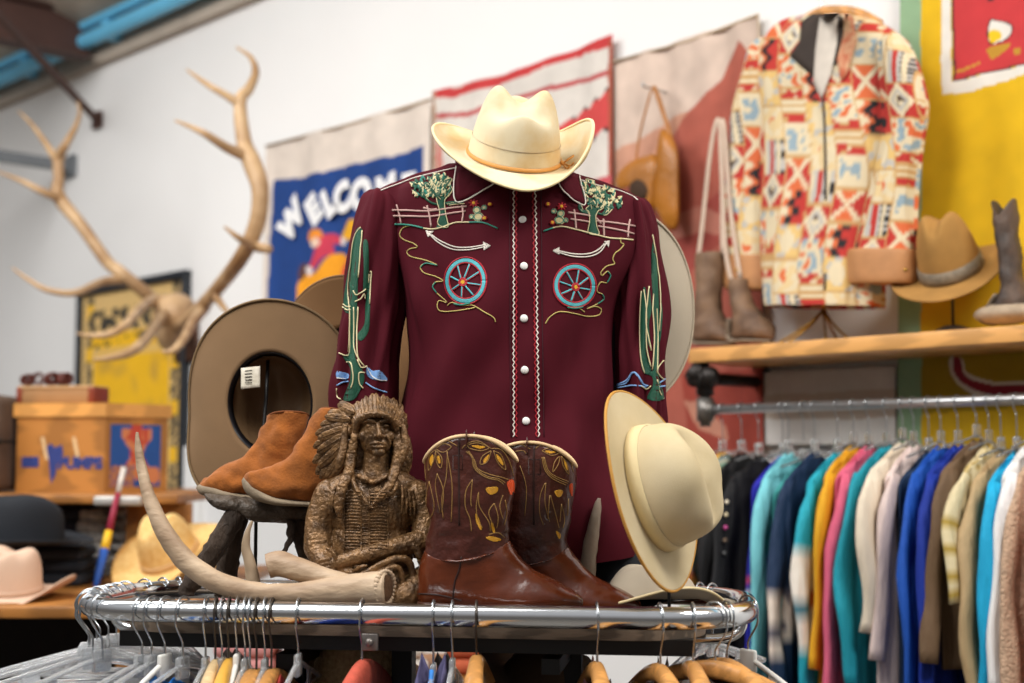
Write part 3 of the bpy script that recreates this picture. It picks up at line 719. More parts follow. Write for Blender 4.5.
    for k in range(105):
        u_, v_ = rnd.uniform(-1, 1), rnd.uniform(-1, 1)
        if u_*u_+v_*v_ > 1.15: continue
        x = fx+rx*u_; y = fy+ry*v_+tlt*rx*u_
        an = (PI/2+.8*u_ if not sideL else PI/2+.8*u_)+rnd.uniform(-.5, .5)
        for j in range(3):
            aa = an+(j-1)*.5; ln = rnd.uniform(12, 22)
            seg = [(x, y), (x+ln*.6*math.cos(aa)+2, y+ln*.5*math.sin(aa)), (x+ln*math.cos(aa)*1.0, y+ln*math.sin(aa))]
            (Lc if (k+j) % 5 < 2 else Lg if k % 2 else Lt).append(seg)
    S(tc_, 'embroidered_leaves', T, Lc, .0017, 3, lift=.0014); S(tg, 'embroidered_leaves', T, Lg, .0021, 3, lift=.0013); S(tl_, 'embroidered_leaves', T, Lt, .0014, 3, lift=.001)
    # prickly pear with flowers
    cx, cy = cac; sg = 1 if sideL else -1
    pads = [(cx, cy+10, 22, 18), (cx-6*sg, cy-18, 16, 15), (cx+24*sg, cy-28, 12, 10), (cx-28*sg, cy+10, 10, 10)]
    Fl(tc_, 'embroidered_cactus', T, [[(px+rx_*math.cos(2*PI*k/10), py+ry_*math.sin(2*PI*k/10)) for k in range(10)] for px, py, rx_, ry_ in pads], .9)
    S(tl_, 'cactus_outline', T, [[(px+rx_*.8*math.cos(2*PI*k/8), py+ry_*.8*math.sin(2*PI*k/8)) for k in range(8)] for px, py, rx_, ry_ in pads], .0008, 3, True, .0016)
    fl = [(cx-18*sg, cy-46, 17), (cx+30*sg, cy+14, 9), (cx-38*sg, cy-42, 8) if sideL else (cx+34, cy-36, 8)]
    if not sideL: fl = [(178, 158, 17), (118, 148, 9), (138, 226, 9)]
    else: fl = [(390, 160, 17), (456, 165, 8), (434, 222, 9)]
    pet = []
    for x, y, r_ in fl:
        for k in range(8): pet.append([(x+r_*.3*math.cos(k*PI/4), y+r_*.3*math.sin(k*PI/4)), (x+r_*1.25*math.cos(k*PI/4+.1), y+r_*.95*math.sin(k*PI/4+.1))])
    S(tr_, 'embroidered_flower', T, pet, .0016, 3, lift=.0018)
    S(ty, 'flower_centre', T, [[(x+4*math.cos(k), y+4*math.sin(k)) for k in range(6)] for x, y, r_ in fl], .0014, 2, True, .003)
    # arrow
    S(white, 'embroidered_arrow', T, [arrow, arrow2], .0013, 6, lift=.001); Fl(white, 'arrow_head', T, [heads[0], heads[1]], .7, .001, 1, .0008)
    # wagon wheel
    x, y = wc; rx, ry = wr; N_ = 26
    E = lambda f: [(x+rx*f*math.cos(2*PI*k/N_)-(0 if sideL else 0), y+ry*f*math.sin(2*PI*k/N_)) for k in range(N_)]
    for f in (.80, .845, .89): S(tt, 'wheel_rim', T, [E(f)], .0018, 3, True, .0008)
    S(tr_, 'wheel_edge', T, [E(.97), E(.74)], .0016, 3, True, .001)
    sp_ = [[(hub[0]+14*math.cos(a_), hub[1]+14*math.sin(a_)), (x+rx*.72*math.cos(a_), y+ry*.72*math.sin(a_))] for a_ in [k*PI/4+.25 for k in range(8)]]
    S(tt, 'wheel_spokes', T, sp_, .0016, 5); S(tr_, 'spoke_edge', T, [[(a_[0]+4, a_[1]+3) for a_ in s__] for s__ in sp_], .0007, 5, lift=.0012)
    S(tr_, 'wheel_hub', T, [[(hub[0]+q*math.cos(k*.6), hub[1]+q*math.sin(k*.6)) for k in range(10)] for q in (16, 11)], .0015, 2, True, .0014)
    Fl(ty, 'hub_centre', T, [[(hub[0]+8*math.cos(k*.6), hub[1]+8*math.sin(k*.6)) for k in range(10)]], .8, .001, 2, .002)
    S(tgold, 'embroidered_rope', T, rope, .0011, 6); S(tl_, 'embroidered_rope', T, [rope[0][10:13], rope[0][16:19]], .0013, 6, lift=.0012)
    S(tl_, 'wheel_grass', T, [[(hub[0]-35, y+ry*.95), (hub[0]-5, y+ry), (hub[0]+30, y+ry*.93)]], .0016, 5, lift=.0018)
# ---- sleeve cactus, viewer's left
Fl(tg, 'embroidered_saguaro', C_, [[(112, 30), (124, 45), (118, 110), (108, 200), (104, 300), (100, 400), (96, 520), (118, 560), (130, 600), (118, 640), (90, 682), (50, 682), (75, 620), (78, 560), (50, 520), (76, 500), (78, 400), (78, 300), (74, 200), (86, 100), (98, 45)],
                         [(132, 75), (145, 90), (146, 180), (140, 260), (126, 270), (128, 180), (126, 100)], [(150, 210), (156, 220), (152, 340), (146, 420), (120, 458), (102, 440), (130, 400), (136, 330), (140, 260)],
                         [(78, 160), (70, 250), (74, 310), (82, 352), (60, 350), (52, 320), (60, 250)]], .75, .0011, 3)
S(tc_, 'saguaro_outline', C_, [[(118, 28), (92, 70), (78, 180), (70, 260), (76, 350), (72, 500)], [(122, 40), (116, 130), (108, 220)], [(90, 330), (92, 420), (96, 500), (128, 555)], [(106, 330), (104, 420), (104, 500), (110, 540)], [(90, 268), (100, 285), (125, 270), (134, 262)], [(95, 310), (115, 300), (128, 280), (132, 300)], [(150, 198), (158, 205), (152, 320)], [(146, 205), (144, 240)],
                                [(35, 505), (60, 515), (78, 500), (74, 420)], [(62, 540), (82, 545), (88, 600), (80, 640)], [(138, 555), (118, 560), (104, 530)], [(130, 580), (110, 582), (112, 620), (126, 640)], [(52, 320), (66, 330), (80, 328)], [(50, 330), (66, 342), (80, 340)], [(28, 640), (30, 670), (44, 682)]], .0012, 4, lift=.0016)
Fl(tb, 'embroidered_cloud', C_, [[(140, 560), (165, 575), (185, 570), (215, 600), (212, 612), (180, 608), (160, 604), (140, 590)], [(28, 575), (50, 580), (70, 585), (68, 604), (28, 600)]], .75, .001, 3)
S(tb, 'embroidered_hill', C_, [[(134, 618), (170, 640), (215, 655)], [(28, 628), (50, 616), (72, 614)]], .0016)
S(white, 'cloud_edge', C_, [[(138, 560), (160, 592), (185, 608), (214, 610)], [(28, 600), (60, 604)]], .0009, lift=.0015)
# ---- sleeve cactus, viewer's right
Fl(tg, 'embroidered_saguaro', D_, [[(290, 190), (298, 240), (304, 330), (308, 440), (306, 560), (304, 610), (322, 680), (272, 680), (288, 640), (286, 610), (262, 600), (268, 588), (290, 590), (292, 500), (290, 400), (284, 300), (284, 230)],
                         [(258, 342), (268, 350), (268, 450), (268, 540), (284, 590), (262, 600), (250, 560), (250, 450)], [(276, 330), (284, 400), (276, 450), (282, 520), (272, 500), (266, 440), (272, 380)], [(310, 420), (314, 380), (318, 420), (314, 480), (308, 500)]], .75, .0011, 3)
S(tc_, 'saguaro_outline', D_, [[(286, 170), (296, 230), (306, 300), (312, 400), (308, 470)], [(254, 345), (250, 450), (252, 560), (262, 600)], [(262, 340), (270, 400), (270, 520), (284, 580)], [(276, 330), (270, 400), (270, 460), (284, 530)], [(290, 330), (286, 400), (292, 500), (288, 590)], [(300, 400), (302, 500), (300, 600)], [(250, 640), (270, 650), (284, 640)], [(322, 560), (304, 580), (302, 600), (322, 620)], [(300, 620), (310, 660), (322, 680)]], .0012, 4, lift=.0016)
S(tb, 'embroidered_hill', D_, [[(174, 640), (205, 630), (222, 605), (235, 600), (255, 632), (275, 640)], [(178, 636), (206, 622), (224, 600), (238, 602), (258, 636)], [(178, 646), (225, 638), (270, 644)], [(305, 632), (325, 618)], [(306, 642), (325, 640)]], .0016, lift=.001)
# mannequin stand below the shirt
mq = thing('mannequin_form', 'dark mannequin bust form on a rod, wearing the maroon shirt', 'mannequin', (P(525, 600, 2.66).x, 2.66, BZ), 0)
mx_ = P(525, 600, 2.66).x
g = G(); g.rings([[V((mx_+r_*a_*math.cos(t_*PI/16), 2.66+r_*b_*math.sin(t_*PI/16), z_)) for t_ in range(32)] for r_, a_, b_, z_ in ((.6, .15, .07, 1.40), (1, .15, .07, 1.42), (1, .17, .08, 1.55), (1, .17, .09, 1.8), (.8, .16, .08, 1.86), (.35, .16, .11, 1.885), (.3, .16, .13, 1.93), (.28, .16, .13, 2.0))])
obj('bust', g, M('dark_cloth', '#1c191b', .8), mq)
g = G(); g.tube([(mx_, 2.66, BZ), (mx_, 2.66, 1.42)], .012, 12); g.rings([[V((mx_+r_*math.cos(t_*PI/16), 2.66+r_*.8*math.sin(t_*PI/16), z_)) for t_ in range(32)] for r_, z_ in ((.075, BZ+.0005), (.075, BZ+.008), (.02, BZ+.014))]); obj('stand', g, bm_, mq)
# ---------------------------------------------------------------- outline lofts
def pairloft(pl, pairs, T=None, n=28, sub=5, k=2.2, off=0.0, fold=0.0, seed=0, top=None, i0=0, i1=None, grow=0.0):
    """pairs: (fx, fy, bx, by, halfwidth) in picture points laid on a vertical plane; each pair spans one cross-section"""
    T = T or (lambda x, y: (x, y)); R = cat(pairs, sub); out = []
    for i, (fx, fy, bx, by, w_) in enumerate(R):
        Fp, Bp = pl.at(*T(fx, fy), off), pl.at(*T(bx, by), off); c = (Fp+Bp)/2; hv = (Fp-Bp)/2; hl = hv.length+1e-6; d = hv/hl; ring = []
        for j in range(n):
            t_ = 2*PI*j/n; ct, s_ = math.cos(t_), math.sin(t_)
            p = c+d*((hl+grow)*math.copysign(abs(ct)**(2/k), ct))+pl.n*((w_+grow)*math.copysign(abs(s_)**(2/k), s_))
            if fold: p += (d*ct+pl.n*s_)*fold*(noise.noise(p*28+V((seed, 0, 0)))*1.4+noise.noise(p*70+V((seed, 0, 0)))*.6)
            if top: p.z += top(ct, s_)*max(0, 1-i/(sub*2.0))**1.5
            ring.append(p)
        out.append(ring)
    return out
Bt = lambda x, y: (400+x/3.254, 410+y/3.254)
K_ = lambda x, y: (420+x/6.4, 425+y/6.4)
shaftm = M('burgundy_leather', '#4a231b', .30, var=.5, scale=30, bump=.5, bscale=90, dist=.0012, coat=.25)
vampm = M('brown_leather', '#602b15', .24, var=.3, scale=22, bump=.3, bscale=60, dist=.001, coat=.35)
pipem = M('cream_piping', '#d9b98c', .6, bump=.1); solem = M('sole_leather', '#4a2a1a', .5); yst = M('tan_stitch', '#94703a', .6, bump=0); yin = M('yellow_inlay', '#d69c22', .45, bump=.1); rin = M('orange_inlay', '#e0531c', .45, bump=.1)
bootpairs = [(380, 168, 80, 172, .049), (377, 230, 83, 230, .051), (369, 300, 90, 310, .050), (361, 352, 97, 365, .047), (354, 386, 92, 400, .044), (350, 405, 88, 430, .043), (354, 425, 86, 455, .043),
             (370, 452, 70, 500, .042), (392, 480, 60, 560, .041), (412, 502, 66, 625, .040), (434, 520, 120, 645, .039), (458, 534, 220, 650, .041), (484, 548, 320, 656, .045), (514, 562, 410, 660, .047), (545, 578, 480, 661, .041), (572, 595, 540, 660, .029), (590, 612, 575, 654, .016), (597, 628, 592, 642, .006)]
def cowboy_boot(lbl, pl, dx, dy, lines, inl, red, box, seam, sc_=1.0):
    T = lambda x, y: Bt(x*sc_+dx, y+dy)
    base = pl.at(*T(150, 690)); t = thing('cowboy_boot', lbl, 'boot', (base.x, base.y, BZ), pl.ang, 'pair of brown inlaid cowboy boots on the rack')
    topf = lambda c_, s_: .043*(s_*s_)**.8; topv = lambda c_, s_: -.024*s_*s_
    sh = G(); sh.rings(pairloft(pl, bootpairs[:10], T, 56, 7, 2.15, 0, .0032, dx, topf), False, False)
    vp = G(); vp.rings(pairloft(pl, bootpairs[6:], T, 56, 6, 2.3, 0, .0014, dx, topv, grow=.0018), False, True)
    obj('shaft', sh, shaftm, t, solid=.0035); obj('vamp', vp, vampm, t, solid=.003)
    r0 = pairloft(pl, bootpairs[:2], T, 56, 1, 2.15, 0, 0, dx, topf)[0]
    g = G(); g.tube([p+V((0, 0, .001)) for p in r0], .0032, 8, closed=True); obj('top_binding', g, pipem, t)
    # sole and heel
    g = G(); R_ = []
    for x, y0, w_ in ((200, 661, .030), (260, 664, .031), (340, 668, .041), (420, 670, .049), (490, 669, .044), (550, 667, .032), (590, 660, .018), (602, 652, .006)):
        c = pl.at(*T(x, y0)); R_.append([c+pl.n*(w_*math.copysign(abs(math.cos(q))**.5, math.cos(q)))+V((0, 0, .0035*math.copysign(abs(math.sin(q))**.5, math.sin(q)))) for q in [2*PI*j/16 for j in range(16)]])
    g.rings(R_); obj('sole', g, solem, t)
    g = G(); R_ = []
    for y0, x0, x1, w_ in ((622, 58, 206, .039), (650, 62, 202, .037), (690, 72, 190, .033)):
        A, Bq = pl.at(*T(x0, y0)), pl.at(*T(x1, y0)); c = (A+Bq)/2; h = (Bq-A)/2; zz = c.z if y0 < 690 else BZ+.0008
        R_.append([V(((c+h*math.copysign(abs(math.cos(q))**.6, math.cos(q))+pl.n*w_*math.sin(q)).x, (c+h*math.copysign(abs(math.cos(q))**.6, math.cos(q))+pl.n*w_*math.sin(q)).y, zz)) for q in [2*PI*j/24 for j in range(24)]])
    g.rings(R_); obj('heel', g, solem, t)
    bv = bvh_of(sh, vp)
    g = G()
    for l in lines: stroke(g, bv, [K_(*p) for p in l], .0008, 5, .0003)
    obj('decorative_stitching', g, yst, t)
    g = G()
    for l in inl: fill(g, bv, [K_(*p) for p in l], .55, .0007, .0001, 3)
    obj('yellow_inlay', g, yin, t)
    g = G(); fill(g, bv, [K_(*p) for p in red], .55, .0008, .0001, 3); obj('orange_inlay', g, rin, t)
    g = G(); stroke(g, bv, [K_(*p) for p in box], .0007, 1, .0003, closed=True); stroke(g, bv, [K_(*p) for p in seam], .0016, 6, .0002)
    obj('side_seam', g, M('dark_seam', '#2d1712', .5), t)
    g = G(); stroke(g, bv, [T(*p) for p in ((200, 478), (192, 520), (178, 560), (172, 615))], .0016, 6, .0004); stroke(g, bv, [T(*p) for p in ((60, 598), (110, 600), (150, 606), (200, 620))], .0012, 6, .0004); obj('vamp_seam', g, M('dark_seam'), t)
    g = G()
    for q in (-1, 1):
        c = r0[14 if q > 0 else 42]; g.tube(cat([c+V((0, 0, -.02))+pl.n*q*.004, c+V((0, 0, .004))+pl.n*q*.004, c+V((0, 0, .006)), c+V((0, 0, -.02))-pl.n*q*.005], 4), .004, 6, flat=.3, up=pl.h)
    obj('pull_strap', g, shaftm, t)
    return t
PB1 = Plane((0, 2.415, 0), -math.radians(6)); PB2 = Plane((0, 2.52, 0), -math.radians(6))
cowboy_boot('brown leather cowboy boot with yellow inlay, in front beside the carved figure', PB1, 0, 0,
  [[(100, 160), (60, 200), (55, 290), (85, 240), (102, 165)], [(102, 165), (108, 240), (135, 275), (140, 210), (104, 165)], [(105, 150), (150, 120), (200, 140), (150, 175), (108, 158)], [(38, 350), (33, 240), (60, 180), (110, 110), (160, 95), (240, 135)],
   [(270, 150), (310, 115), (380, 105), (450, 150)], [(300, 130), (370, 115), (440, 145), (390, 165), (320, 150), (300, 130)], [(455, 165), (400, 200), (385, 250), (430, 235), (455, 168)], [(470, 165), (520, 195), (548, 285), (500, 245), (470, 165)], [(450, 150), (520, 160), (570, 230), (600, 330)],
   [(295, 170), (330, 205), (350, 280), (420, 335), (500, 355), (535, 380)], [(302, 168), (338, 205), (358, 276), (425, 327), (505, 346), (545, 370)], [(310, 165), (350, 230), (370, 280), (440, 315), (520, 335), (565, 350)],
   [(65, 600), (92, 520), (60, 360)], [(60, 360), (40, 470), (50, 560)], [(110, 310), (150, 420), (140, 560)], [(110, 310), (100, 400), (130, 560)], [(175, 170), (168, 330), (140, 470), (150, 600)], [(172, 170), (205, 380), (200, 620)],
   [(335, 350), (295, 420), (290, 520), (320, 600), (330, 680)], [(335, 350), (325, 480), (330, 520)], [(375, 430), (380, 520), (440, 620), (450, 680)], [(375, 430), (360, 520), (370, 600), (400, 660)], [(475, 500), (440, 560), (470, 650)], [(475, 500), (500, 590), (490, 660)], [(530, 450), (510, 520), (530, 600)], [(545, 480), (555, 560), (540, 640)], [(440, 700), (500, 690), (540, 720)]],
  [[(425, 403), (495, 398), (490, 430), (455, 445), (430, 430)], [(62, 225), (80, 190), (88, 215), (72, 262)], [(110, 205), (125, 200), (132, 240), (120, 245)], [(330, 132), (420, 138), (380, 152)], [(488, 188), (520, 218), (532, 258), (500, 228)], [(408, 222), (442, 188), (430, 226), (408, 246)], [(355, 570), (372, 590), (395, 660), (385, 670), (360, 620)], [(455, 620), (470, 640), (480, 690), (462, 680)], [(420, 720), (470, 715), (520, 735), (470, 745)]],
  [(556, 368), (600, 358), (598, 480), (572, 430)], [(212, 195), (272, 195), (272, 285), (212, 285)], [(250, 60), (248, 250), (250, 420), (250, 640)])
cowboy_boot('brown leather cowboy boot with yellow inlay, the rear one nearest the tipped hat', PB2, 193, 18,
  [[(610, 130), (650, 125), (705, 155)], [(610, 170), (660, 165), (680, 185)], [(740, 150), (780, 125), (850, 130), (895, 185)], [(780, 165), (840, 145), (890, 175), (840, 195), (782, 166)], [(890, 200), (860, 240), (850, 300), (885, 250), (895, 200)], [(905, 200), (940, 250), (952, 315), (915, 260), (905, 200)], [(895, 185), (950, 200), (980, 300)],
   [(780, 205), (800, 290), (850, 345), (935, 385)], [(788, 205), (810, 290), (858, 336), (942, 374)], [(795, 205), (820, 290), (870, 330), (950, 362)],
   [(800, 370), (770, 450), (765, 560), (790, 640)], [(805, 370), (800, 500), (830, 620)], [(830, 450), (818, 600)], [(835, 450), (870, 580), (890, 660)], [(905, 505), (895, 620)], [(905, 505), (925, 600), (915, 660)], [(640, 260), (680, 400), (670, 580)], [(950, 470), (945, 580)]],
  [[(862, 424), (912, 418), (905, 452), (880, 460)], [(920, 215), (940, 260), (942, 290), (925, 255)], [(800, 165), (870, 172), (830, 182)], [(870, 680), (900, 700), (890, 730)]],
  [(955, 388), (976, 378), (974, 455), (960, 430)], [(695, 220), (770, 220), (770, 315), (695, 315)], [(732, 85), (728, 250), (728, 420), (728, 640)])

# ---------------------------------------------------------------- suede ankle boots on a rustic stand
Mc = lambda x, y: (180+x/2.008, 270+y/2.008)
sued = M('ochre_suede', '#99571d', .95, var=.4, scale=30, bump=.35, bscale=220, sheen=.12, second=None)
psole = M('pale_worn_sole', '#8f7f69', .75, var=.3, scale=40, bump=.4)
def moccasin(lbl, Y, pairs, sole, top, seed):
    pl = Plane((0, Y, 0), math.radians(8)); b0 = pl.at(*Mc(*sole[-1][:2])); t = thing('suede_ankle_boot', lbl, 'boot', (b0.x, b0.y, b0.z), pl.ang, 'pair of ochre suede ankle boots')
    g = G(); g.rings(pairloft(pl, pairs, Mc, 48, 7, 2.2, 0, .0055, seed, top), False, True); obj('suede_upper', g, sued, t, solid=.003)
    r0 = pairloft(pl, pairs[:2], Mc, 48, 1, 2.2, 0, 0, seed, top)[0]; g = G(); g.tube(r0, .0022, 6, closed=True); obj('top_edge', g, M('dark_suede_edge', '#6e3a14', .9), t)
    g = G(); R_ = []
    for x, y, hh, w_ in cat(sole, 4):
        c = pl.at(*Mc(x, y)); h_ = hh/2.008*Y/FP/2
        R_.append([c+pl.n*(w_*math.copysign(abs(math.cos(q))**.7, math.cos(q)))+V((0, 0, h_*math.copysign(abs(math.sin(q))**.7, math.sin(q)))) for q in [2*PI*j/20 for j in range(20)]])
    g.rings(R_); obj('sole', g, psole, t)
    return t
moccasin('ochre suede ankle boot with a pale worn sole, its toe furthest left', 2.70,
   [(178, 288, 258, 300, .030), (164, 315, 248, 340, .034), (153, 345, 255, 385, .036), (130, 370, 262, 430, .037), (105, 386, 200, 452, .037), (82, 400, 130, 456, .036), (58, 414, 85, 454, .032), (42, 424, 52, 450, .02), (37, 432, 40, 442, .006)],
   [(33, 437, 4, .006), (42, 440, 20, .022), (62, 443, 24, .034), (100, 452, 16, .040), (150, 457, 10, .038), (200, 458, 10, .034), (262, 452, 10, .034)], lambda c_, s_: .008*abs(s_)-.006*c_, 3)
moccasin('ochre suede ankle boot with a pale worn sole, resting against the carved figure', 2.615,
   [(279, 283, 345, 296, .030), (262, 305, 348, 345, .034), (243, 340, 352, 385, .036), (220, 370, 345, 430, .037), (196, 388, 280, 464, .037), (168, 398, 205, 462, .036), (145, 403, 165, 456, .032), (132, 410, 138, 444, .02), (127, 419, 129, 432, .006)],
   [(124, 424, 4, .006), (131, 430, 28, .022), (150, 445, 30, .034), (185, 462, 18, .040), (230, 468, 12, .038), (280, 470, 10, .034), (320, 468, 8, .030)], lambda c_, s_: .008*abs(s_), 8)
barkm = M('dark_bark', '#43352a', .85, var=.6, scale=18, bump=1, bscale=45, dist=.003, stretch=(2, 2, .6))
slabm = M('dark_driftwood', '#54483c', .6, var=.5, scale=30, bump=.9, bscale=60, dist=.003)
Zc = lambda x, y: (180+x/6.06, 480+y/6.06)
pl = Plane((0, 2.67, 0), math.radians(5)); p0 = pl.at(265, 605)
t = thing('rustic_stand', 'dark gnarled wooden stand with a slab top holding the suede boots', 'stand', (p0.x, p0.y, BZ), 0)
g = G(); g.rings(pairloft(pl, [(150, 85, 155, 90, .01), (170, 76, 185, 130, .045), (230, 84, 250, 182, .062), (330, 90, 350, 205, .070), (430, 100, 440, 245, .074), (560, 110, 560, 256, .074), (700, 120, 690, 252, .068), (820, 125, 800, 230, .055), (880, 140, 870, 200, .02)], Zc, 36, 6, 2.6, 0, .005, 2)); obj('slab_top', g, slabm, t)
def leg(pts, rr, Y=2.60, m=None, name='leg'):
    g = G(); q = cat([(*P(*Zc(x, y), Y+dy), r_) for (x, y, dy), r_ in zip(pts, rr)], 6); pts_ = [V(a_[:3]) for a_ in q]; rs = [a_[3] for a_ in q]
    for i, p in enumerate(pts_): pts_[i] = p+V((noise.noise(p*30), noise.noise(p*30+V((5, 0, 0))), 0))*.003
    g.tube(pts_, rs, 14)
    for v in range(len(g.v)): g.v[v] = g.v[v]+V((noise.noise(g.v[v]*90), noise.noise(g.v[v]*90+V((9, 0, 0))), noise.noise(g.v[v]*60)))*.004
    obj(name, g, m or barkm, t)
leg([(355, 190, -.02), (260, 340, -.03), (170, 480, -.03), (60, 640, -.02), (45, 700, -.02)], [.019, .020, .018, .016, .014])
leg([(360, 200, .02), (320, 350, .02), (290, 500, .03), (270, 640, .03), (265, 700, .03)], [.018, .019, .020, .018, .018])
leg([(700, 230, .0), (760, 400, .02), (800, 600, .03), (810, 700, .03)], [.018, .018, .018, .018])
leg([(655, 240, .0), (672, 300, 0), (665, 370, 0), (625, 430, 0)], [.006, .008, .006, .003], 2.58, None, 'curled_tine')
horn = M('weathered_horn', '#b7a287', .6, var=.35, scale=14, bump=.4, bscale=60, second='#7e6850', stretch=(1, 1, .5))
def antler(name, lbl, chains, loc, cat_='antler', rough=.0012):
    """chains: lists of ((px, py, Y), radius)"""
    t = thing(name, lbl, cat_, loc)
    for nm, ch, mt_ in chains:
        g = G(); q = cat([(*P(*c), r_) for c, r_ in ch], 8); g.tube([V(a_[:3]) for a_ in q], [a_[3] for a_ in q], 18)
        for i in range(len(g.v)): g.v[i] = g.v[i]+V((noise.noise(g.v[i]*60), noise.noise(g.v[i]*60+V((9, 0, 0))), noise.noise(g.v[i]*50)))*rough
        obj(nm, g, mt_, t)
    return t
Ya = 2.40
bone = M('antler_bone', '#86694f', .55, var=.3, scale=16, bump=.9, bscale=70, second='#cdb598', stretch=(.4, 1, 1))
antler('shed_antler', 'long pale curved antler lying along the front rail, left of the carved figure', [
  ('main_beam', [((137, 432, Ya+.02), .0022), ((138, 445, Ya+.02), .0055), ((142, 470, Ya+.02), .0088), ((150, 500, Ya+.01), .0115), ((165, 533, Ya), .0150), ((188, 563, Ya), .0178), ((222, 584, Ya), .0180), ((262, 593, Ya), .0168), ((300, 593, Ya), .0175), ((335, 590, Ya), .0215), ((362, 588, Ya), .0255), ((380, 588, Ya-.004), .0275), ((386, 588, Ya-.006), .0265)], bone),
  ('brow_stump', [((352, 586, Ya+.01), .018), ((325, 578, Ya+.02), .018), ((300, 570, Ya+.03), .020), ((280, 564, Ya+.04), .022), ((268, 566, Ya+.04), .021)], bone)], P(300, 610, Ya))
g = G(); R = Matrix.Rotation(.35, 3, 'Z'); tA = bpy.data.objects['shed_antler']
c = P(386.5, 588, Ya-.006); g.ell(c, (.003, .020, .022), Matrix.Rotation(-.5, 3, 'Z')); obj('pith', g, M('dark_pith', '#5b3f27', .9, var=.5, scale=60, bump=.8), tA)
g = G()
for k in range(26):
    a_ = 2*PI*k/26; g.ell(c+Matrix.Rotation(-.5, 3, 'Z')@V((-.003, .027*math.cos(a_), .028*math.sin(a_))), .0042+.001*math.sin(k*7), None, 8, 6)
obj('burr', g, bone, tA)
antler('antler_tine', 'short upright antler tine between the rear boot and the tipped hat', [('tine', [((581, 604, 2.56), .016), ((586, 580, 2.56), .0155), ((590, 550, 2.56), .0135), ((594, 525, 2.56), .0105), ((597, 508, 2.56), .0075), ((599, 498, 2.56), .003)], M('grey_horn', '#9d8d7c', .6, var=.3, scale=20, bump=.4, bscale=70))], P(581, 610, 2.56))
antler('antler_tine', 'small pale horn standing under the rustic stand', [('tine', [((256, 600, 2.46), .013), ((254, 585, 2.46), .012), ((250, 565, 2.46), .010), ((246, 548, 2.46), .008), ((248, 532, 2.46), .005), ((252, 521, 2.46), .002)], horn)], P(256, 610, 2.46))

# ---------------------------------------------------------------- carved figure
Y0 = 2.485; U = Y0/FP
def c3(px, py, dy=0): p = P(px, py, Y0); return V((p.x, p.y+dy*U, p.z))
brz = M('bronzed_carving', '#4a3521', .36, metal=.35, var=.5, scale=55, bump=.7, bscale=150, dist=.0014, second='#8a6741', coat=.1)
g = G()
def el(px, py, dy, rx, ry, rz, R=None): g.ell(c3(px, py, dy), (rx*U, ry*U, rz*U), R, 24, 16)
def cap(pts, rr, n=16):
    q = cat([(*c3(*p), r_*U) for p, r_ in zip(pts, rr)], 6); P_ = [V(a_[:3]) for a_ in q]; g.tube(P_, [a_[3] for a_ in q], n)
    for e_, r_ in ((P_[0], q[0][3]), (P_[-1], q[-1][3])): g.ell(e_, r_*1.0, None, 12, 8)
# head, turned a little to the viewer's right
el(376, 432, 2, 18.5, 20, 25); el(378, 444, -4, 13.5, 13, 12); el(365, 436, -9, 6, 6, 6); el(391, 436, -7, 5, 6, 6)
cap([(379, 423, -16), (380.5, 430, -19), (381.5, 435.5, -22)], [2.0, 2.6, 3.2]); el(377.6, 436.6, -18.5, 2.3, 2.6, 1.8); el(385, 436.6, -18, 2.2, 2.4, 1.7)
cap([(363, 422.5, -13), (370, 420.5, -17.5), (376, 422, -18)], [2.0, 2.4, 2.0]); cap([(382.5, 422, -17.5), (388, 420.7, -16), (393, 423, -11)], [2.0, 2.3, 1.8])
el(370.5, 426.2, -15.6, 3.6, 2.4, 1.7); el(387.3, 426.2, -14.8, 3.3, 2.4, 1.7)
cap([(372, 444.2, -16.5), (379, 442.8, -19), (386.5, 444.2, -15.5)], [1.0, 1.5, 1.0]); cap([(373, 446.8, -16), (379.5, 447.2, -18.3), (386, 446.6, -15.3)], [1.0, 1.6, 1.0]); el(380, 452.5, -13.5, 6.5, 5, 4.2)
cap([(370, 437, -15.5), (367, 443, -13.5), (369, 449, -11)], [1.4, 1.4, 1.2]); cap([(388, 437, -14), (391, 443, -11), (389, 449, -9)], [1.3, 1.3, 1.2])
cap([(377, 446, 4), (376, 462, 4), (374, 478, 6)], [14, 13.5, 17])
# torso
el(371, 512, 6, 43, 25, 38); el(370, 548, 8, 44, 27, 42); cap([(333, 494, 8), (352, 486, 6), (372, 481, 6), (394, 485, 6), (411, 494, 8)], [15, 16, 15, 16, 15])
cap([(329, 495, 6), (320, 520, 4), (318, 548, -4)], [16, 15, 13.5]); cap([(318, 548, -4), (330, 566, -18), (352, 572, -27)], [13, 11, 9])
cap([(416, 495, 6), (426, 518, 4), (424, 540, -4)], [15.5, 15, 13]); cap([(424, 540, -6), (402, 545, -18), (372, 552, -27), (343, 560, -31)], [12, 10, 8.5, 6.5])
# hand with fingers folded over the lap
el(338, 561, -32, 8, 5, 6)
for k in range(4): cap([(334+k*1.2, 557+k*3.4, -35), (326+k*1.0, 558+k*3.6, -36), (321+k*1.4, 562+k*3.2, -32)], [2.0, 1.9, 1.5], 8)
cap([(340, 556, -35), (336, 549, -37), (332, 546, -36)], [2.2, 2.0, 1.5], 8)
el(358, 573, -30, 8, 5, 5)
for k in range(4): cap([(364, 570+k*3, -33), (372, 571+k*3, -35), (378, 574+k*3, -32)], [1.9, 1.8, 1.4], 8)
cap([(358, 568, -34), (365, 564, -37), (370, 563, -37)], [2.1, 1.9, 1.4], 8)
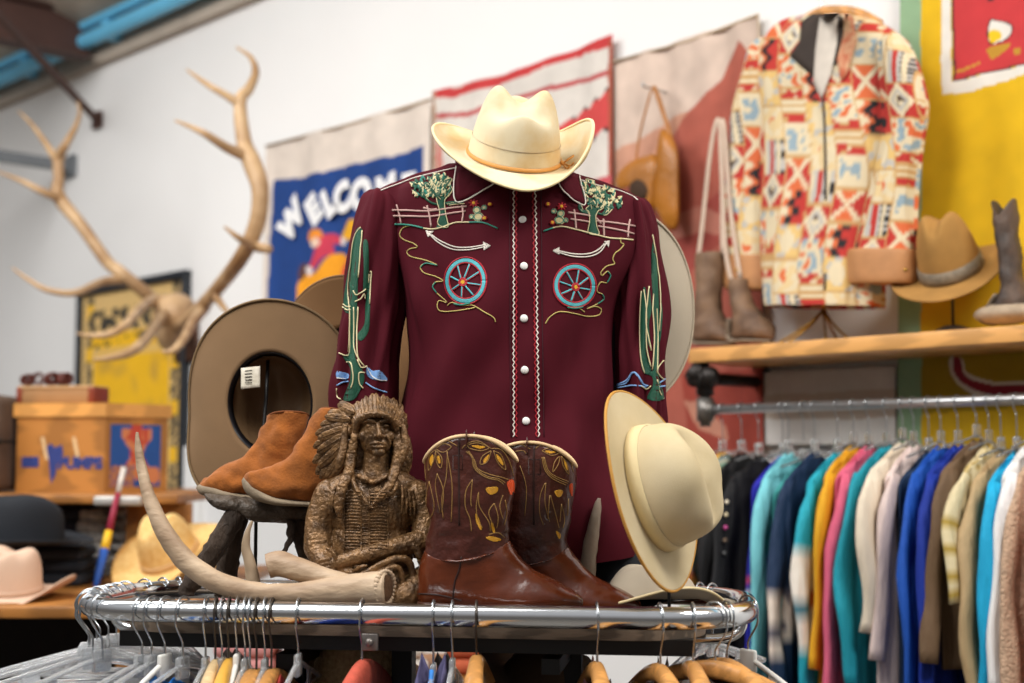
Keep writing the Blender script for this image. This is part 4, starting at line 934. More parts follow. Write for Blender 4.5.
# seated lap, knees, blanket folds
el(366, 588, 2, 58, 38, 27); cap([(316, 582, -12), (332, 592, -26), (352, 600, -30)], [16, 15, 13]); cap([(424, 580, -8), (410, 592, -24), (388, 600, -28)], [15, 15, 13])
el(370, 606, 2, 62, 42, 8)
for ps, rr in (([(346, 578, -30), (366, 572, -38), (384, 562, -38), (400, 556, -34), (412, 562, -26), (416, 590, -22)], [3, 3.4, 3.4, 3.6, 3.6, 3]), ([(330, 576, -30), (348, 584, -37), (368, 578, -40), (388, 568, -38), (402, 566, -34), (406, 592, -28)], [3, 3.4, 3.6, 3.4, 3, 2.6]),
               ([(322, 584, -30), (342, 590, -37), (366, 592, -38), (386, 584, -37), (398, 580, -33)], [2.6, 3, 3.4, 3, 2.4]), ([(408, 540, -20), (418, 548, -20), (424, 570, -14), (424, 598, -14)], [4, 4, 3.6, 3]), ([(394, 575, -34), (396, 590, -34), (394, 604, -32)], [2.6, 2.8, 2.4]),
               ([(310, 570, -4), (308, 590, -6), (312, 604, -8)], [5, 5, 5])): cap(ps, rr, 10)
# sleeve fringe and yoke drapery
for k in range(7): cap([(403+k*3.2, 486+k*1.8, -14+k*1.6), (404+k*3.8, 500+k*2, -16+k*2), (403+k*4.0, 512+k*1.5, -14+k*2)], [1.5, 1.7, 1.1], 8)
for k in range(6): cap([(337-k*3.2, 487+k*1.8, -12+k*1.6), (335-k*3.2, 500+k*2, -14+k*2), (334-k*3.0, 512+k*1.5, -12+k*2)], [1.5, 1.7, 1.1], 8)
for ps in ([(352, 474, -8), (358, 488, -20), (366, 498, -22), (370, 506, -22)], [(396, 470, -6), (390, 484, -18), (382, 494, -22), (374, 506, -22)], [(360, 476, -10), (374, 482, -14), (388, 476, -10)], [(395, 476, -10), (397, 486, -16), (392, 494, -19), (388, 490, -20)], [(388, 484, -17), (386, 494, -21), (380, 500, -22)]): cap(ps, [2.2, 2.6]+[2.2]*(len(ps)-2), 8)
g.ell(c3(366, 479, -17), (4.5*U, 2*U, 4.5*U)); g.ell(c3(366, 479, -18.5), (2*U, 2*U, 2*U))
fc = c3(378, 436, -14)
def dsp(p):
    k = sm(20*U, 34*U, (p-fc).length)
    return k*(.0010*noise.noise(V((p.x*170, p.y*170, p.z*34)))+.0005*noise.noise(p*230))
gb = blob(g, .0013, 2, dsp)
sb = P(370, 612, Y0); stt = thing('carved_figure', 'bronzed carved figure of a seated chief in a feather headdress, next to the boots', 'figurine', (sb.x, sb.y, BZ), 0)
obj('carved_body', gb, brz, stt, recalc=False)
bvs = bvh_of(gb)
def chain(name, pts, rr, tw=0, n=12, m=None):
    g = G(); q = cat([(*c3(*p), r_*U) for p, r_ in zip(pts, rr)], 7); P_ = [V(a_[:3]) for a_ in q]; R_ = [a_[3] for a_ in q]
    if tw:
        for i in range(len(P_)):
            for s_ in (0, PI): g.ell(P_[i]+V((math.cos(i*tw+s_), -abs(math.sin(i*tw+s_))*.5, 0))*R_[i]*.4, (R_[i]*.8, R_[i]*.8, R_[i]*.9), None, 8, 6)
        g = blob(g, .0012, 1)
    else: g.tube(P_, R_, n)
    return obj(name, g, m or brz, stt)
chain('braid', [(356, 436, -8), (352, 455, -8), (350, 472, -12), (344, 488, -18), (341, 505, -19), (342, 516, -18)], [4, 5, 5, 5, 4.5, 2], .9)
chain('braid', [(397, 436, -6), (399, 452, -8), (397, 466, -10), (394, 478, -15), (391, 489, -20)], [4, 5, 5, 4.6, 2.2], .9)
chain('side_tassel', [(346, 425, -6), (345, 445, -8), (341, 462, -10), (338, 472, -9)], [3, 4, 4, 1.5]); chain('side_tassel', [(403, 425, -4), (405, 445, -6), (402, 460, -8), (399, 468, -10)], [3, 4.4, 4, 1.6])
# breastplate rows
g = G(); Z3 = lambda x, y: (300+x/5.257, 480+y/5.257)
for xa, xb in ((238, 318), (368, 458)):
    for k in range(19): stroke(g, bvs, [Z3(xa, 62+k*16.5), Z3((xa+xb)/2, 60+k*16.5), Z3(xb, 64+k*16.5)], .0011, 4, .0009)
for x in (234, 322, 364, 462): stroke(g, bvs, [Z3(x, 56), Z3(x, 200), Z3(x, 370)], .0013, 8, .0012)
for k in range(12): stroke(g, bvs, [Z3(328, 130+k*20), Z3(343, 128+k*20), Z3(358, 130+k*20)], .0009, 3, .0008)
obj('breastplate', g, brz, stt)
# war bonnet
hd = G(); g = G()
el(380, 424, 10, 27, 20, 27); cap([(357, 436, -6), (358, 424, -13), (366, 417, -18), (378, 414.5, -20.5), (390, 417, -18), (396, 425, -11), (398, 436, -4)], [3, 3.4, 3.4, 3.4, 3.4, 3.2, 2.8])
el(348, 432, -2, 7, 6, 7); el(402, 432, 0, 5, 5, 8); el(400, 455, 10, 12, 10, 26); el(356, 455, 12, 14, 10, 24)
hb = blob(g, .0014, 1, lambda p: .0012*noise.noise(p*260)); H_ = obj('headdress', hb, brz, stt, recalc=False)
Z2 = lambda x, y: (300+x/5.94, 385+y/5.94)
def feather(r_, t_, w_, dr, dt, bend=0.0):
    g = G(); A = c3(*Z2(*r_), dr); Bq = c3(*Z2(*t_), dt); d = Bq-A; L_ = d.length; d.normalize(); sd = d.cross(V((0, 1, 0))); sd.normalize() if sd.length > .05 else None
    nn = sd.cross(d).normalized(); R_ = []
    for i in range(11):
        s_ = i/10; wd = w_*U*(.35+.65*sm(0, .25, s_))*math.sqrt(max(0.0, 1-max(0, (s_-.72)/.29)**2))+.0002; c = A+d*L_*s_+sd*bend*U*math.sin(PI*s_)
        R_.append([c+sd*wd*math.cos(q)+nn*(.0013+.0012*(abs(math.cos(q)) < .2))*math.sin(q)*(1 if wd > .001 else .3) for q in [2*PI*j/14 for j in range(14)]])
    g.rings(R_); R2 = [A+d*L_*.05, A+d*L_*.95]; g.tube([p+nn*.0016 for p in R2], .0008, 6); g.tube([p-nn*.0016 for p in R2], .0008, 6)
    return obj('feather', g, brz, H_)
fr = [((330, 150), (225, 98), 3.6, 2, 14), ((325, 165), (218, 112), 4.2, -2, 10), ((310, 185), (155, 160), 4.6, 0, 14), ((300, 205), (140, 185), 4.2, -4, 10), ((300, 215), (110, 235), 4.8, 0, 14), ((290, 235), (80, 292), 5.0, -2, 14), ((280, 255), (100, 320), 4.4, -6, 8), ((285, 270), (68, 370), 5.2, 0, 14),
      ((280, 290), (95, 400), 4.4, -6, 8), ((280, 310), (65, 462), 5.4, 0, 14), ((280, 330), (100, 490), 4.6, -5, 8), ((275, 350), (85, 530), 5.6, 1, 12), ((275, 380), (110, 556), 5.0, 1, 10), ((270, 400), (150, 560), 4.8, -3, 8), ((265, 420), (190, 545), 4.6, -4, 6)]
for r_, t_, w_, dr, dt in fr: feather(r_, t_, w_, dr, dt)
for k in range(17):
    a_ = PI*(.98-.96*k/16); rx, ry = math.cos(a_), math.sin(a_)
    feather((465+115*rx, 250-60*ry), (455+172*rx+6*math.sin(k*3), 205-152*ry+5*math.cos(k*5)), 3.6+.5*math.sin(k*2), -17+6*abs(rx), 2+8*abs(rx))
for k in range(13):
    a_ = PI*(.93-.86*k/12); rx, ry = math.cos(a_), math.sin(a_)
    feather((465+105*rx, 225-40*ry), (460+125*rx, 190-80*ry), 2.8, -20+6*abs(rx), -10+8*abs(rx))
for k in range(7):
    feather((585, 200+k*38), (628+4*math.sin(k*4), 265+k*38), 4.2, 2, 10)
# ---------------------------------------------------------------- printed jacket over the shelf
JP = Plane(WALL.w(0, 0, .17), WALL.ang)
jr = random.Random(11); cells = {}
RED, ORG, CRM, BLK, BLU, TAN_, YEL, GRY = [lin(c) for c in ('#b8322a', '#d4683a', '#dacaa8', '#1e1d20', '#8fa3ad', '#c39a63', '#dcb872', '#b9b4ac')]
def jcol(x, y):
    X, Y = x-724, y-10
    col_ = int((X+6*math.sin(Y*.03))//25); off_ = (col_*17) % 31; row = int((Y+off_)//34); fx = ((X+6*math.sin(Y*.03)) % 25)/25; fy = ((Y+off_) % 34)/34
    h = (col_*73+row*151) % 9; n_ = noise.noise(V((x*.13, y*.13, 3)))
    if fy < .05 or fx < .05: return TAN_
    if h == 0:
        w_ = .5+.16*math.sin(fy*4*PI*1.0); d_ = abs(fx-w_)
        return BLK if d_ < .13 else (RED if fx > w_ else ORG if fx > w_-.3 else CRM)
    if h == 1:
        d_ = abs(fx-.5)+abs(fy-.5); return RED if d_ > .52 else CRM if d_ > .34 else GRY if d_ > .22 else (lin('#5a4638') if n_ > 0 else CRM)
    if h == 2: return (RED if (abs(fx-.5) > abs(fy-.5)) else ORG) if abs(abs(fx-.5)-abs(fy-.5)) > .1 else CRM
    if h == 3:
        if int(fx*6) % 2: return BLK if (int(fy*14) % 2) and fx > .6 else GRY
        return RED if int(fx*6) == 2 else CRM
    if h == 4: return BLU if (.15 < fx < .8 and .2 < fy < .8 and n_ > -.1) else CRM
    if h == 5: return mixc(CRM, YEL, .5) if n_ > 0 else (ORG if (fx-.5)**2+(fy-.5)**2 < .03 else CRM)
    if h == 6: return RED if (fy < .3 or fy > .75) and n_ > -.15 else (TAN_ if int(fy*10) % 2 else CRM)
    if h == 7: return CRM if ((fx-.5)**2*1.5+(fy-.5)**2) < .12 else (GRY if n_ > .1 else YEL)
    return (ORG if n_ > .18 else CRM if n_ > -.2 else BLU)
jm = M('printed_cotton', attr=True, rough=.8, var=.06, scale=20, bump=.15, bscale=300)
def patloft(pl, rows, n, k, sub, fold, seed, colf):
    g = G(); R_ = rowloft(pl, rows, n, k, sub, fold, seed); rr = cat(rows, sub); base = 0
    g.rings(R_, True, False)
    for i, (y, xl, xr, d) in enumerate(rr):
        for j in range(n):
            t_ = 2*PI*j/n; x = (xl+xr)/2+(xr-xl)/2*math.copysign(abs(math.cos(t_))**(2/k), math.cos(t_)); g.c[i*n+j] = colf(x+(400 if math.sin(t_) < -.05 else 0), y)
    return g
t = thing('printed_jacket', 'cream jacket with red and black blanket print and tan cuffs, hanging over the shelf', 'jacket', JP.at(825, 300), WALL.ang)
gj = patloft(JP, [(17, 800, 862, .03), (22, 785, 880, .045), (32, 774, 896, .06), (50, 767, 906, .075), (80, 764, 908, .085), (120, 764, 902, .09), (200, 766, 884, .09), (290, 768, 882, .095), (307, 770, 880, .095)], 300, 2.6, 22, .006, 2, jcol)
gjl = patloft(JP, [(38, 762, 778, .02), (48, 752, 782, .04), (75, 744, 782, .05), (115, 735, 778, .055), (170, 730, 774, .055), (220, 727, 773, .052), (262, 727, 772, .05)], 150, 2.1, 22, .005, 5, jcol)
JQ = Plane(WALL.w(0, 0, .22), WALL.ang)
gjr = patloft(JQ, [(34, 885, 898, .02), (45, 880, 908, .04), (70, 882, 918, .05), (105, 886, 926, .055), (150, 884, 920, .055), (200, 872, 914, .052), (256, 856, 914, .05)], 150, 2.1, 22, .005, 7, jcol)
obj('jacket_body', gj, jm, t); obj('sleeve', gjl, jm, t); obj('sleeve', gjr, jm, t)
tanl = M('tan_cuff_leather', '#b98252', .6, var=.2, scale=20, bump=.15)
for pl, rows in ((JP, [(256, 727, 773, .053), (262, 726, 774, .056), (284, 727, 774, .056), (290, 729, 772, .052)]), (JQ, [(250, 852, 915, .056), (256, 850, 916, .059), (278, 851, 915, .059), (284, 853, 912, .055)])):
    g = G(); g.rings(rowloft(pl, rows, 48, 2.4, 4, .001)); c_ = obj('cuff', g, tanl, t)
    g = G(); q = pl.at((rows[0][1]+rows[0][2])/2+(-13 if pl is JP else 22), 270, .062); g.ell(q, (.006, .003, .006)); obj('cuff_button', g, M('brass', '#9a7434', .3, metal=.9), c_)
bj = bvh_of(gj, gjl, gjr)
patch([(802, 22), (812, 15), (838, 14), (846, 20), (840, 60), (820, 82), (803, 68), (790, 56), (800, 42)], .001, M('dark_brown_lining', '#3b312b', .8), 'lining', t, .004, bv=bj)
patch([(821, 20), (838, 18), (838, 45), (832, 75), (823, 100), (815, 82), (817, 50)], .001, M('pale_lining', '#cfc5b8', .7), 'lining', t, .0075, bv=bj)
patch([(845, 14), (852, 16), (858, 40), (848, 75), (842, 82), (838, 60), (845, 35)], .002, M('lapel_cotton', '#d7c096', .8, second='#b9583a', scale=30), 'lapel', t, .008, bv=bj)
g = G(); stroke(g, bj, [(823, 98), (825, 130), (826, 200), (825, 290)], .004, 8, .001); obj('front_opening', g, M('dark_brown_lining'), t)
g = G(); q = [JP.at(*p, .0) for p in ((785, 27), (803, 20), (822, 11), (843, 10), (862, 14), (880, 24))]; g.tube(cat(q, 6), .013, 12)
hj = thing('coat_hanger', 'wooden hanger inside the printed jacket', 'hanger', q[2], WALL.ang); obj('shoulder_bar', g, M('hanger_wood', '#c98f4e', .45, var=.2, wood=6, stretch=(1, 6, 6), coat=.3), hj)
g = G(); h0 = JP.at(822, 10); g.tube(cat([h0, h0+V((0, 0, .06)), h0+V((.015, 0, .09)), h0+V((0, .0, .115)), h0+V((-.02, .0, .1))], 6), .003, 8); obj('hook', g, M('steel_wire', '#a9acae', .3, metal=.9, var=.1, bump=0), hj)
# brass wire foot of a stand under the jacket
bz = P(825, 333, 3.75); t = thing('wire_stand', 'brass wire stand with splayed legs on the shelf, under the printed jacket', 'stand', JP.at(825, 333), WALL.ang)
brs = M('brass', '#9a7434', .3, metal=.9)
hub = JP.at(824, 316); zf = zs+.004
for da, dn in ((-.13, .07), (-.06, .12), (.12, .07), (.07, .12), (0, -.10)):
    g = G(); b_ = JP.o+V((0, 0, 0)); e_ = V((hub.x, hub.y, 0))+JP.h*da+JP.n*dn*.8; e_.z = zf
    g.tube(cat([hub+V((0, 0, .02)), hub+(e_-hub)*.35+V((0, 0, .002)), e_], 6), .0035, 8); obj('leg', g, brs, t)
g = G(); g.tube([hub+V((0, 0, -.005)), hub+V((0, 0, .3))], .005, 8); obj('rod', g, brs, t)

# ---------------------------------------------------------------- hanging leather bag and boots left of the jacket
F_ = lambda x, y: (600+x/2.011, 60+y/2.011)
def slabpoly(pl, poly, T, th_, off, n=3, bulge=.5, closed=True):
    """rounded solid from an outline: thick in the middle, thin at the rim"""
    q = cat(poly, 5, True); cx = sum(p[0] for p in q)/len(q); cy = sum(p[1] for p in q)/len(q); rings = []
    for s_, d_ in ((1, 0), (.97, .45), (.88, .75), (.65, .95), (.3, 1), (.05, 1)):
        rings.append([pl.at(*T(cx+(x-cx)*s_, cy+(y-cy)*s_), off+th_/2*d_) for x, y in q])
    back = []
    for s_, d_ in ((.05, 1), (.3, 1), (.65, .95), (.88, .75), (.97, .45)):
        back.append([pl.at(*T(cx+(x-cx)*s_, cy+(y-cy)*s_), off-th_/2*d_) for x, y in q])
    g = G(); g.rings(back+rings, True, True); return g
LP = Plane(WALL.w(0, 0, .09), WALL.ang)
ol = M('ochre_leather', '#a8691c', .45, var=.35, scale=9, bump=.3, bscale=25, dist=.004, coat=.15)
t = thing('leather_bag', 'ochre leather bag hanging by its strap in front of the red banner', 'bag', LP.at(*F_(110, 330)), WALL.ang)
obj('bag_body', slabpoly(LP, [(30, 250), (38, 225), (60, 205), (85, 195), (110, 190), (118, 215), (112, 260), (106, 300), (95, 290), (85, 262), (60, 248), (42, 262)], F_, .07, .03), ol, t)
obj('bag_flap', slabpoly(LP, [(112, 190), (122, 140), (140, 150), (156, 180), (160, 250), (157, 335), (132, 338), (118, 310), (104, 290), (108, 240)], F_, .06, .03), ol, t)
g = G(); g.ell(LP.at(*F_(78, 262), .062), (.045, .012, .035), RW@Matrix.Rotation(.6, 3, 'Y')); obj('bag_opening', g, M('dark_leather_inside', '#3a2410', .8), t)
g = G(); g.tube(cat([LP.at(*F_(*p), .03) for p in ((72, 205), (80, 150), (95, 90), (105, 58), (112, 62), (128, 110), (145, 165))], 6), .0075, 8, flat=.5); obj('strap', g, ol, t)
g = G(); a_ = LP.at(*F_(106, 58)); g.tube([a_-WALL.n*.09, a_+WALL.n*.045, a_+WALL.n*.05+V((0, 0, .012))], .004, 8)
pg_ = thing('wall_peg', 'metal peg on the red banner holding up the ochre leather bag', 'peg', a_-WALL.n*.09, WALL.ang); obj('peg', g, M('steel_wire'), pg_)
obm = M('old_boot_leather', '#574030', .65, var=.5, scale=14, bump=.5, bscale=50, second='#84674e')
OP = Plane(WALL.w(0, 0, .23), WALL.ang)
def oldboot(lbl, pairs, T, pl, strap, grp, m=None, solec='#8a7a68', nm='worn_boot', top=None):
    b0 = pl.at(*T(pairs[-2][2], pairs[-2][3])); t = thing(nm, lbl, 'boot', (b0.x, b0.y, zs), WALL.ang, grp)
    g = G(); g.rings(pairloft(pl, pairs, T, 32, 6, 2.2, 0, .004, len(lbl), top), False, True); obj('shaft', g, m or obm, t, solid=.004)
    if strap:
        g = G(); g.tube(cat([pl.at(*T(*p)) for p in strap], 6), .0085, 8, flat=.35, up=pl.n); obj('pull_strap', g, M('pale_strap', '#cbb4a0', .8), t)
    R_ = []; g = G()
    q = [(p[2], p[3], p[4]) for p in pairs if p[4] > 0][-5:]
    for x, y, w_ in cat(q, 4):
        c = pl.at(*T(x, y)); c.z = max(c.z-.004, zs+.006); R_.append([c+pl.n*w_*1.03*math.cos(a)+V((0, 0, .006*math.sin(a))) for a in [2*PI*j/14 for j in range(14)]])
    g.rings(R_); obj('sole', g, M('worn_sole', solec, .8), t); return t
oldboot('worn brown boot with a long pale pull strap, at the left end of the shelf', [(244, 385, 196, 392, .035), (242, 430, 198, 440, .04), (238, 480, 196, 500, .042), (242, 505, 192, 540, .042), (252, 525, 196, 566, .042), (264, 538, 225, 568, .04), (272, 550, 255, 568, .03), (275, 560, 270, 567, .01)], F_, OP,
        [(198, 395), (206, 330), (220, 200), (232, 130), (240, 128), (245, 200), (246, 390)], None)
oldboot('worn brown boot with a curved toe, beside the jacket cuff at the shelf edge', [(296, 440, 262, 442, .03), (300, 480, 266, 480, .034), (318, 505, 272, 520, .04), (334, 520, 272, 560, .042), (345, 535, 300, 562, .04), (348, 550, 325, 562, .03), (349, 558, 343, 562, .01)], F_, OP,
        [(264, 445), (252, 380), (246, 260), (242, 140), (250, 138), (262, 300), (282, 440)], None)

# ---------------------------------------------------------------- right end of the shelf
H8 = lambda x, y: (880+x/4.27, 180+y/4.27)
o = Plane(WALL.w(0, 0, .16), WALL.ang).at(*H8(306, 388))
bf = M('golden_brown_felt', '#a77b3f', .9, var=.25, scale=12, bump=.2, bscale=300)
hat('felt_hat', 'golden brown felt hat with a wide grey snakeskin band, tilted on a stand', hatm(o, (-.36, -.40, .85), (.55, .80, .25)), bf, a=.084, b=.098, H=.175, taper=.2, side=.076, fb=.075, curl=.016, pull=.05, dip=.004, D=.03, pinch=.3, dent=.02,
    band=M('grey_snakeskin', '#6d6252', .6, var=.5, scale=60, bump=.5, second='#8b7c68'), bandh=.036, sweat=M('brown_leather_band'), binding=bf)
t = thing('hat_stand', 'small dark rustic stand on the shelf under the golden brown hat', 'stand', (o.x, o.y, zs), WALL.ang)
g = G(); g.tube([V((o.x, o.y, zs+.01)), V((o.x, o.y, o.z+.02))], .004, 8); obj('rod', g, bm_, t)
g = G(); g.rings([[V((o.x+r_*math.cos(k*PI/12)*(1+.1*math.sin(k*2)), o.y+r_*math.sin(k*PI/12), zs+.001+z_)) for k in range(24)] for r_, z_ in ((.052, 0), (.05, .008), (.04, .02), (.02, .028), (.006, .03))]); obj('base', g, barkm, t)
oldboot('tall dark distressed boot with a V cut top, at the right end of the shelf', [(578, 120, 488, 130, .040), (580, 180, 495, 190, .042), (586, 260, 505, 270, .043), (594, 340, 515, 345, .043), (602, 420, 528, 425, .043), (618, 480, 520, 490, .046), (630, 530, 490, 545, .05), (632, 575, 470, 580, .05), (625, 600, 462, 602, .045), (620, 604, 470, 606, .03)], H8, Plane(WALL.w(0, 0, .22), WALL.ang), None, None,
        M('black_distressed', '#2e2622', .55, var=.5, scale=20, bump=.5, second='#5e4a3c'), '#b5a48e', 'tall_boot', lambda c_, s_: .045*(abs(c_)**1.5)-.02)
g = G(); pT = Plane(WALL.w(0, 0, .23), WALL.ang); cc = pT.at(*H8(540, 578)); g.ell(cc+V((0, 0, .004)), (.085, .06, .028), RW); bpy_t = [o_ for o_ in C.objects if o_.name.startswith('tall_boot')][0]; obj('toe_cap', g, M('pale_toe_leather', '#a8957e', .7, var=.4, scale=20, bump=.4), bpy_t)

# ---------------------------------------------------------------- garments on the wall rail
gm = M('garment_cloth', attr=True, rough=.75, var=.15, scale=14, bump=.8, bscale=45, dist=.004, stretch=(1, 1, .15))
gl_ = M('lace_cloth', attr=True, rough=.9, var=.35, scale=70, bump=.9, bscale=130, dist=.003)
wire = M('steel_wire'); clear2 = M('clear_acrylic', '#fbfcfc', .05, var=.02, bump=0, trans=.9, ior=1.45); clear = M('clear_plastic', '#f8fafb', .12, var=.02, bump=0, trans=.78, ior=1.4, spec=.6)
def garment(t, top, D, T_, L_, colf, hw0=.19, hw1=.25, th_=.018, sleeve=.5, seed=0, m=None, neck=.055, drop=.055, n=48, name='garment_body', puff=1.0, both=True):
    """a garment seen edge-on: D = width direction, T_ = thickness direction, top = base of the neck"""
    m = m or gm; g = G(); R_ = []; cols = []; hs = [0, .008, .02, .04, .06, .085, .12]+[.12+(L_-.12)*(k/26) for k in range(1, 27)]
    for h in hs:
        s_ = min(1, h/.085); hw = neck+(hw0-neck)*math.sqrt(max(0, s_*(2-s_)))if h < .085 else hw0+(hw1-hw0)*(h-.085)/(L_-.085)
        zz = h*(.55 if h < .085 else 1)+(0 if h < .085 else -.085*.45*max(0, 1-(h-.085)/.1)); th = th_*(.6+.4*min(1, h/.2))*(1+.35*min(1, h/L_))
        ring = []
        for j in range(n):
            a_ = 2*PI*j/n; c_, s2 = math.cos(a_), math.sin(a_); c__ = math.copysign(abs(c_)**.85, c_)
            wv = .011*min(1, h/.25)*math.sin(c__*13+seed*2+h*2)+.006*noise.noise(V((c__*3, h*4, seed)))*min(1, h/.1)
            sag = drop*abs(c__)**1.4 if h < .2 else drop*max(0, 1-(h-.2)/.25)*abs(c__)**1.4
            ring.append(top+D*(hw*c__)+T_*(th*s2+wv)-V((0, 0, zz+sag))); cols.append(colf(h, c__))
        R_.append(ring)
    g.rings(R_, True, True)
    for i, c in enumerate(cols): g.c[i] = c
    g.c[-2] = cols[0]; g.c[-1] = cols[-1]
    b_ = obj(name, g, m, t)
    if sleeve:
        for sd in ((1, -1) if both else (1,)):
            g = G(); P_, rr, cc_ = [], [], []
            for k in range(16):
                q = k/15; h = .045+sleeve*q; P_.append(top+D*sd*(hw0-.018+.055*math.sin(min(1, q*2.2)*PI/2)*(1+.3*q)+.012*math.sin(q*5+seed))+T_*(.012+.014*math.sin(q*3+seed))-V((0, 0, h+drop*.6)))
                rr.append((.018+.014*min(1, q*6))*puff*(1-.15*q)); cc_.append(colf(h, .9))
            g.tube(P_, rr, 16, up=T_, flat=.55)
            for i in range(16):
                for j in range(16): g.c[i*16+j] = cc_[i]
            for v in range(len(g.v)): g.v[v] = g.v[v]+T_*.014*noise.noise(V((g.v[v].z*6, seed, g.v[v].x*30)))+D*.010*noise.noise(V((g.v[v].z*8, seed+7, 2)))
            g.c[-1] = cc_[-1]; g.c[-2] = cc_[0]
            obj('sleeve', g, m, t)
    return b_
def hook_g(c, D, r_=.016, stem=.055, wr=.0016):
    """wire hook over a rail whose axis passes through c; D is the direction the hanger body runs"""
    g = G(); q = []
    for k in range(11):
        a_ = math.radians(-40+24*k); q.append(c-D*(-r_*math.cos(a_))*-1+V((0, 0, r_*math.sin(a_))) if False else c+D*(-r_*math.cos(a_))+V((0, 0, r_*math.sin(a_))))
    e_ = q[-1]; q += [c+D*(r_*.9)+V((0, 0, -r_*.9)), c+D*(r_*.1)+V((0, 0, -r_*2.0)), c+V((0, 0, -r_*2.4)), c+V((0, 0, -r_*2.4-stem*.6))]
    g.tube(cat(q[3:], 4), wr, 8); return g, c+V((0, 0, -r_*2.4-stem*.6))
def plastic_head(t, p, D, col=None):
    g = G(); g.box(p+V((0, 0, -.012)), (.030, .008, .034), Matrix.Rotation(math.atan2(D.y, D.x), 3, 'Z'), .003); g.tube([p+D*.0-V((0, 0, .02))-D*.09-V((0, 0, .03)), p-V((0, 0, .022)), p+D*.10-V((0, 0, .045))], .003, 8)
    obj('hanger_bar', g, col or clear, t)
def cst(c): c = lin(c); return lambda h, u: c
def stripes(base, bands):
    b = lin(base); bb = [(x, y, lin(c)) for x, y, c in bands]
    def f(h, u):
        for x, y, c in bb:
            if x <= h < y: return c
        return b
    return f
def knit(h, u): return [lin(c) for c in ('#e0b14a', '#3f9aa8', '#e6dcc4', '#c96a3a', '#7fb5a0', '#d8c98a')][int(h*70) % 6]
sharedL = 'sleeved garment on the wall rail'
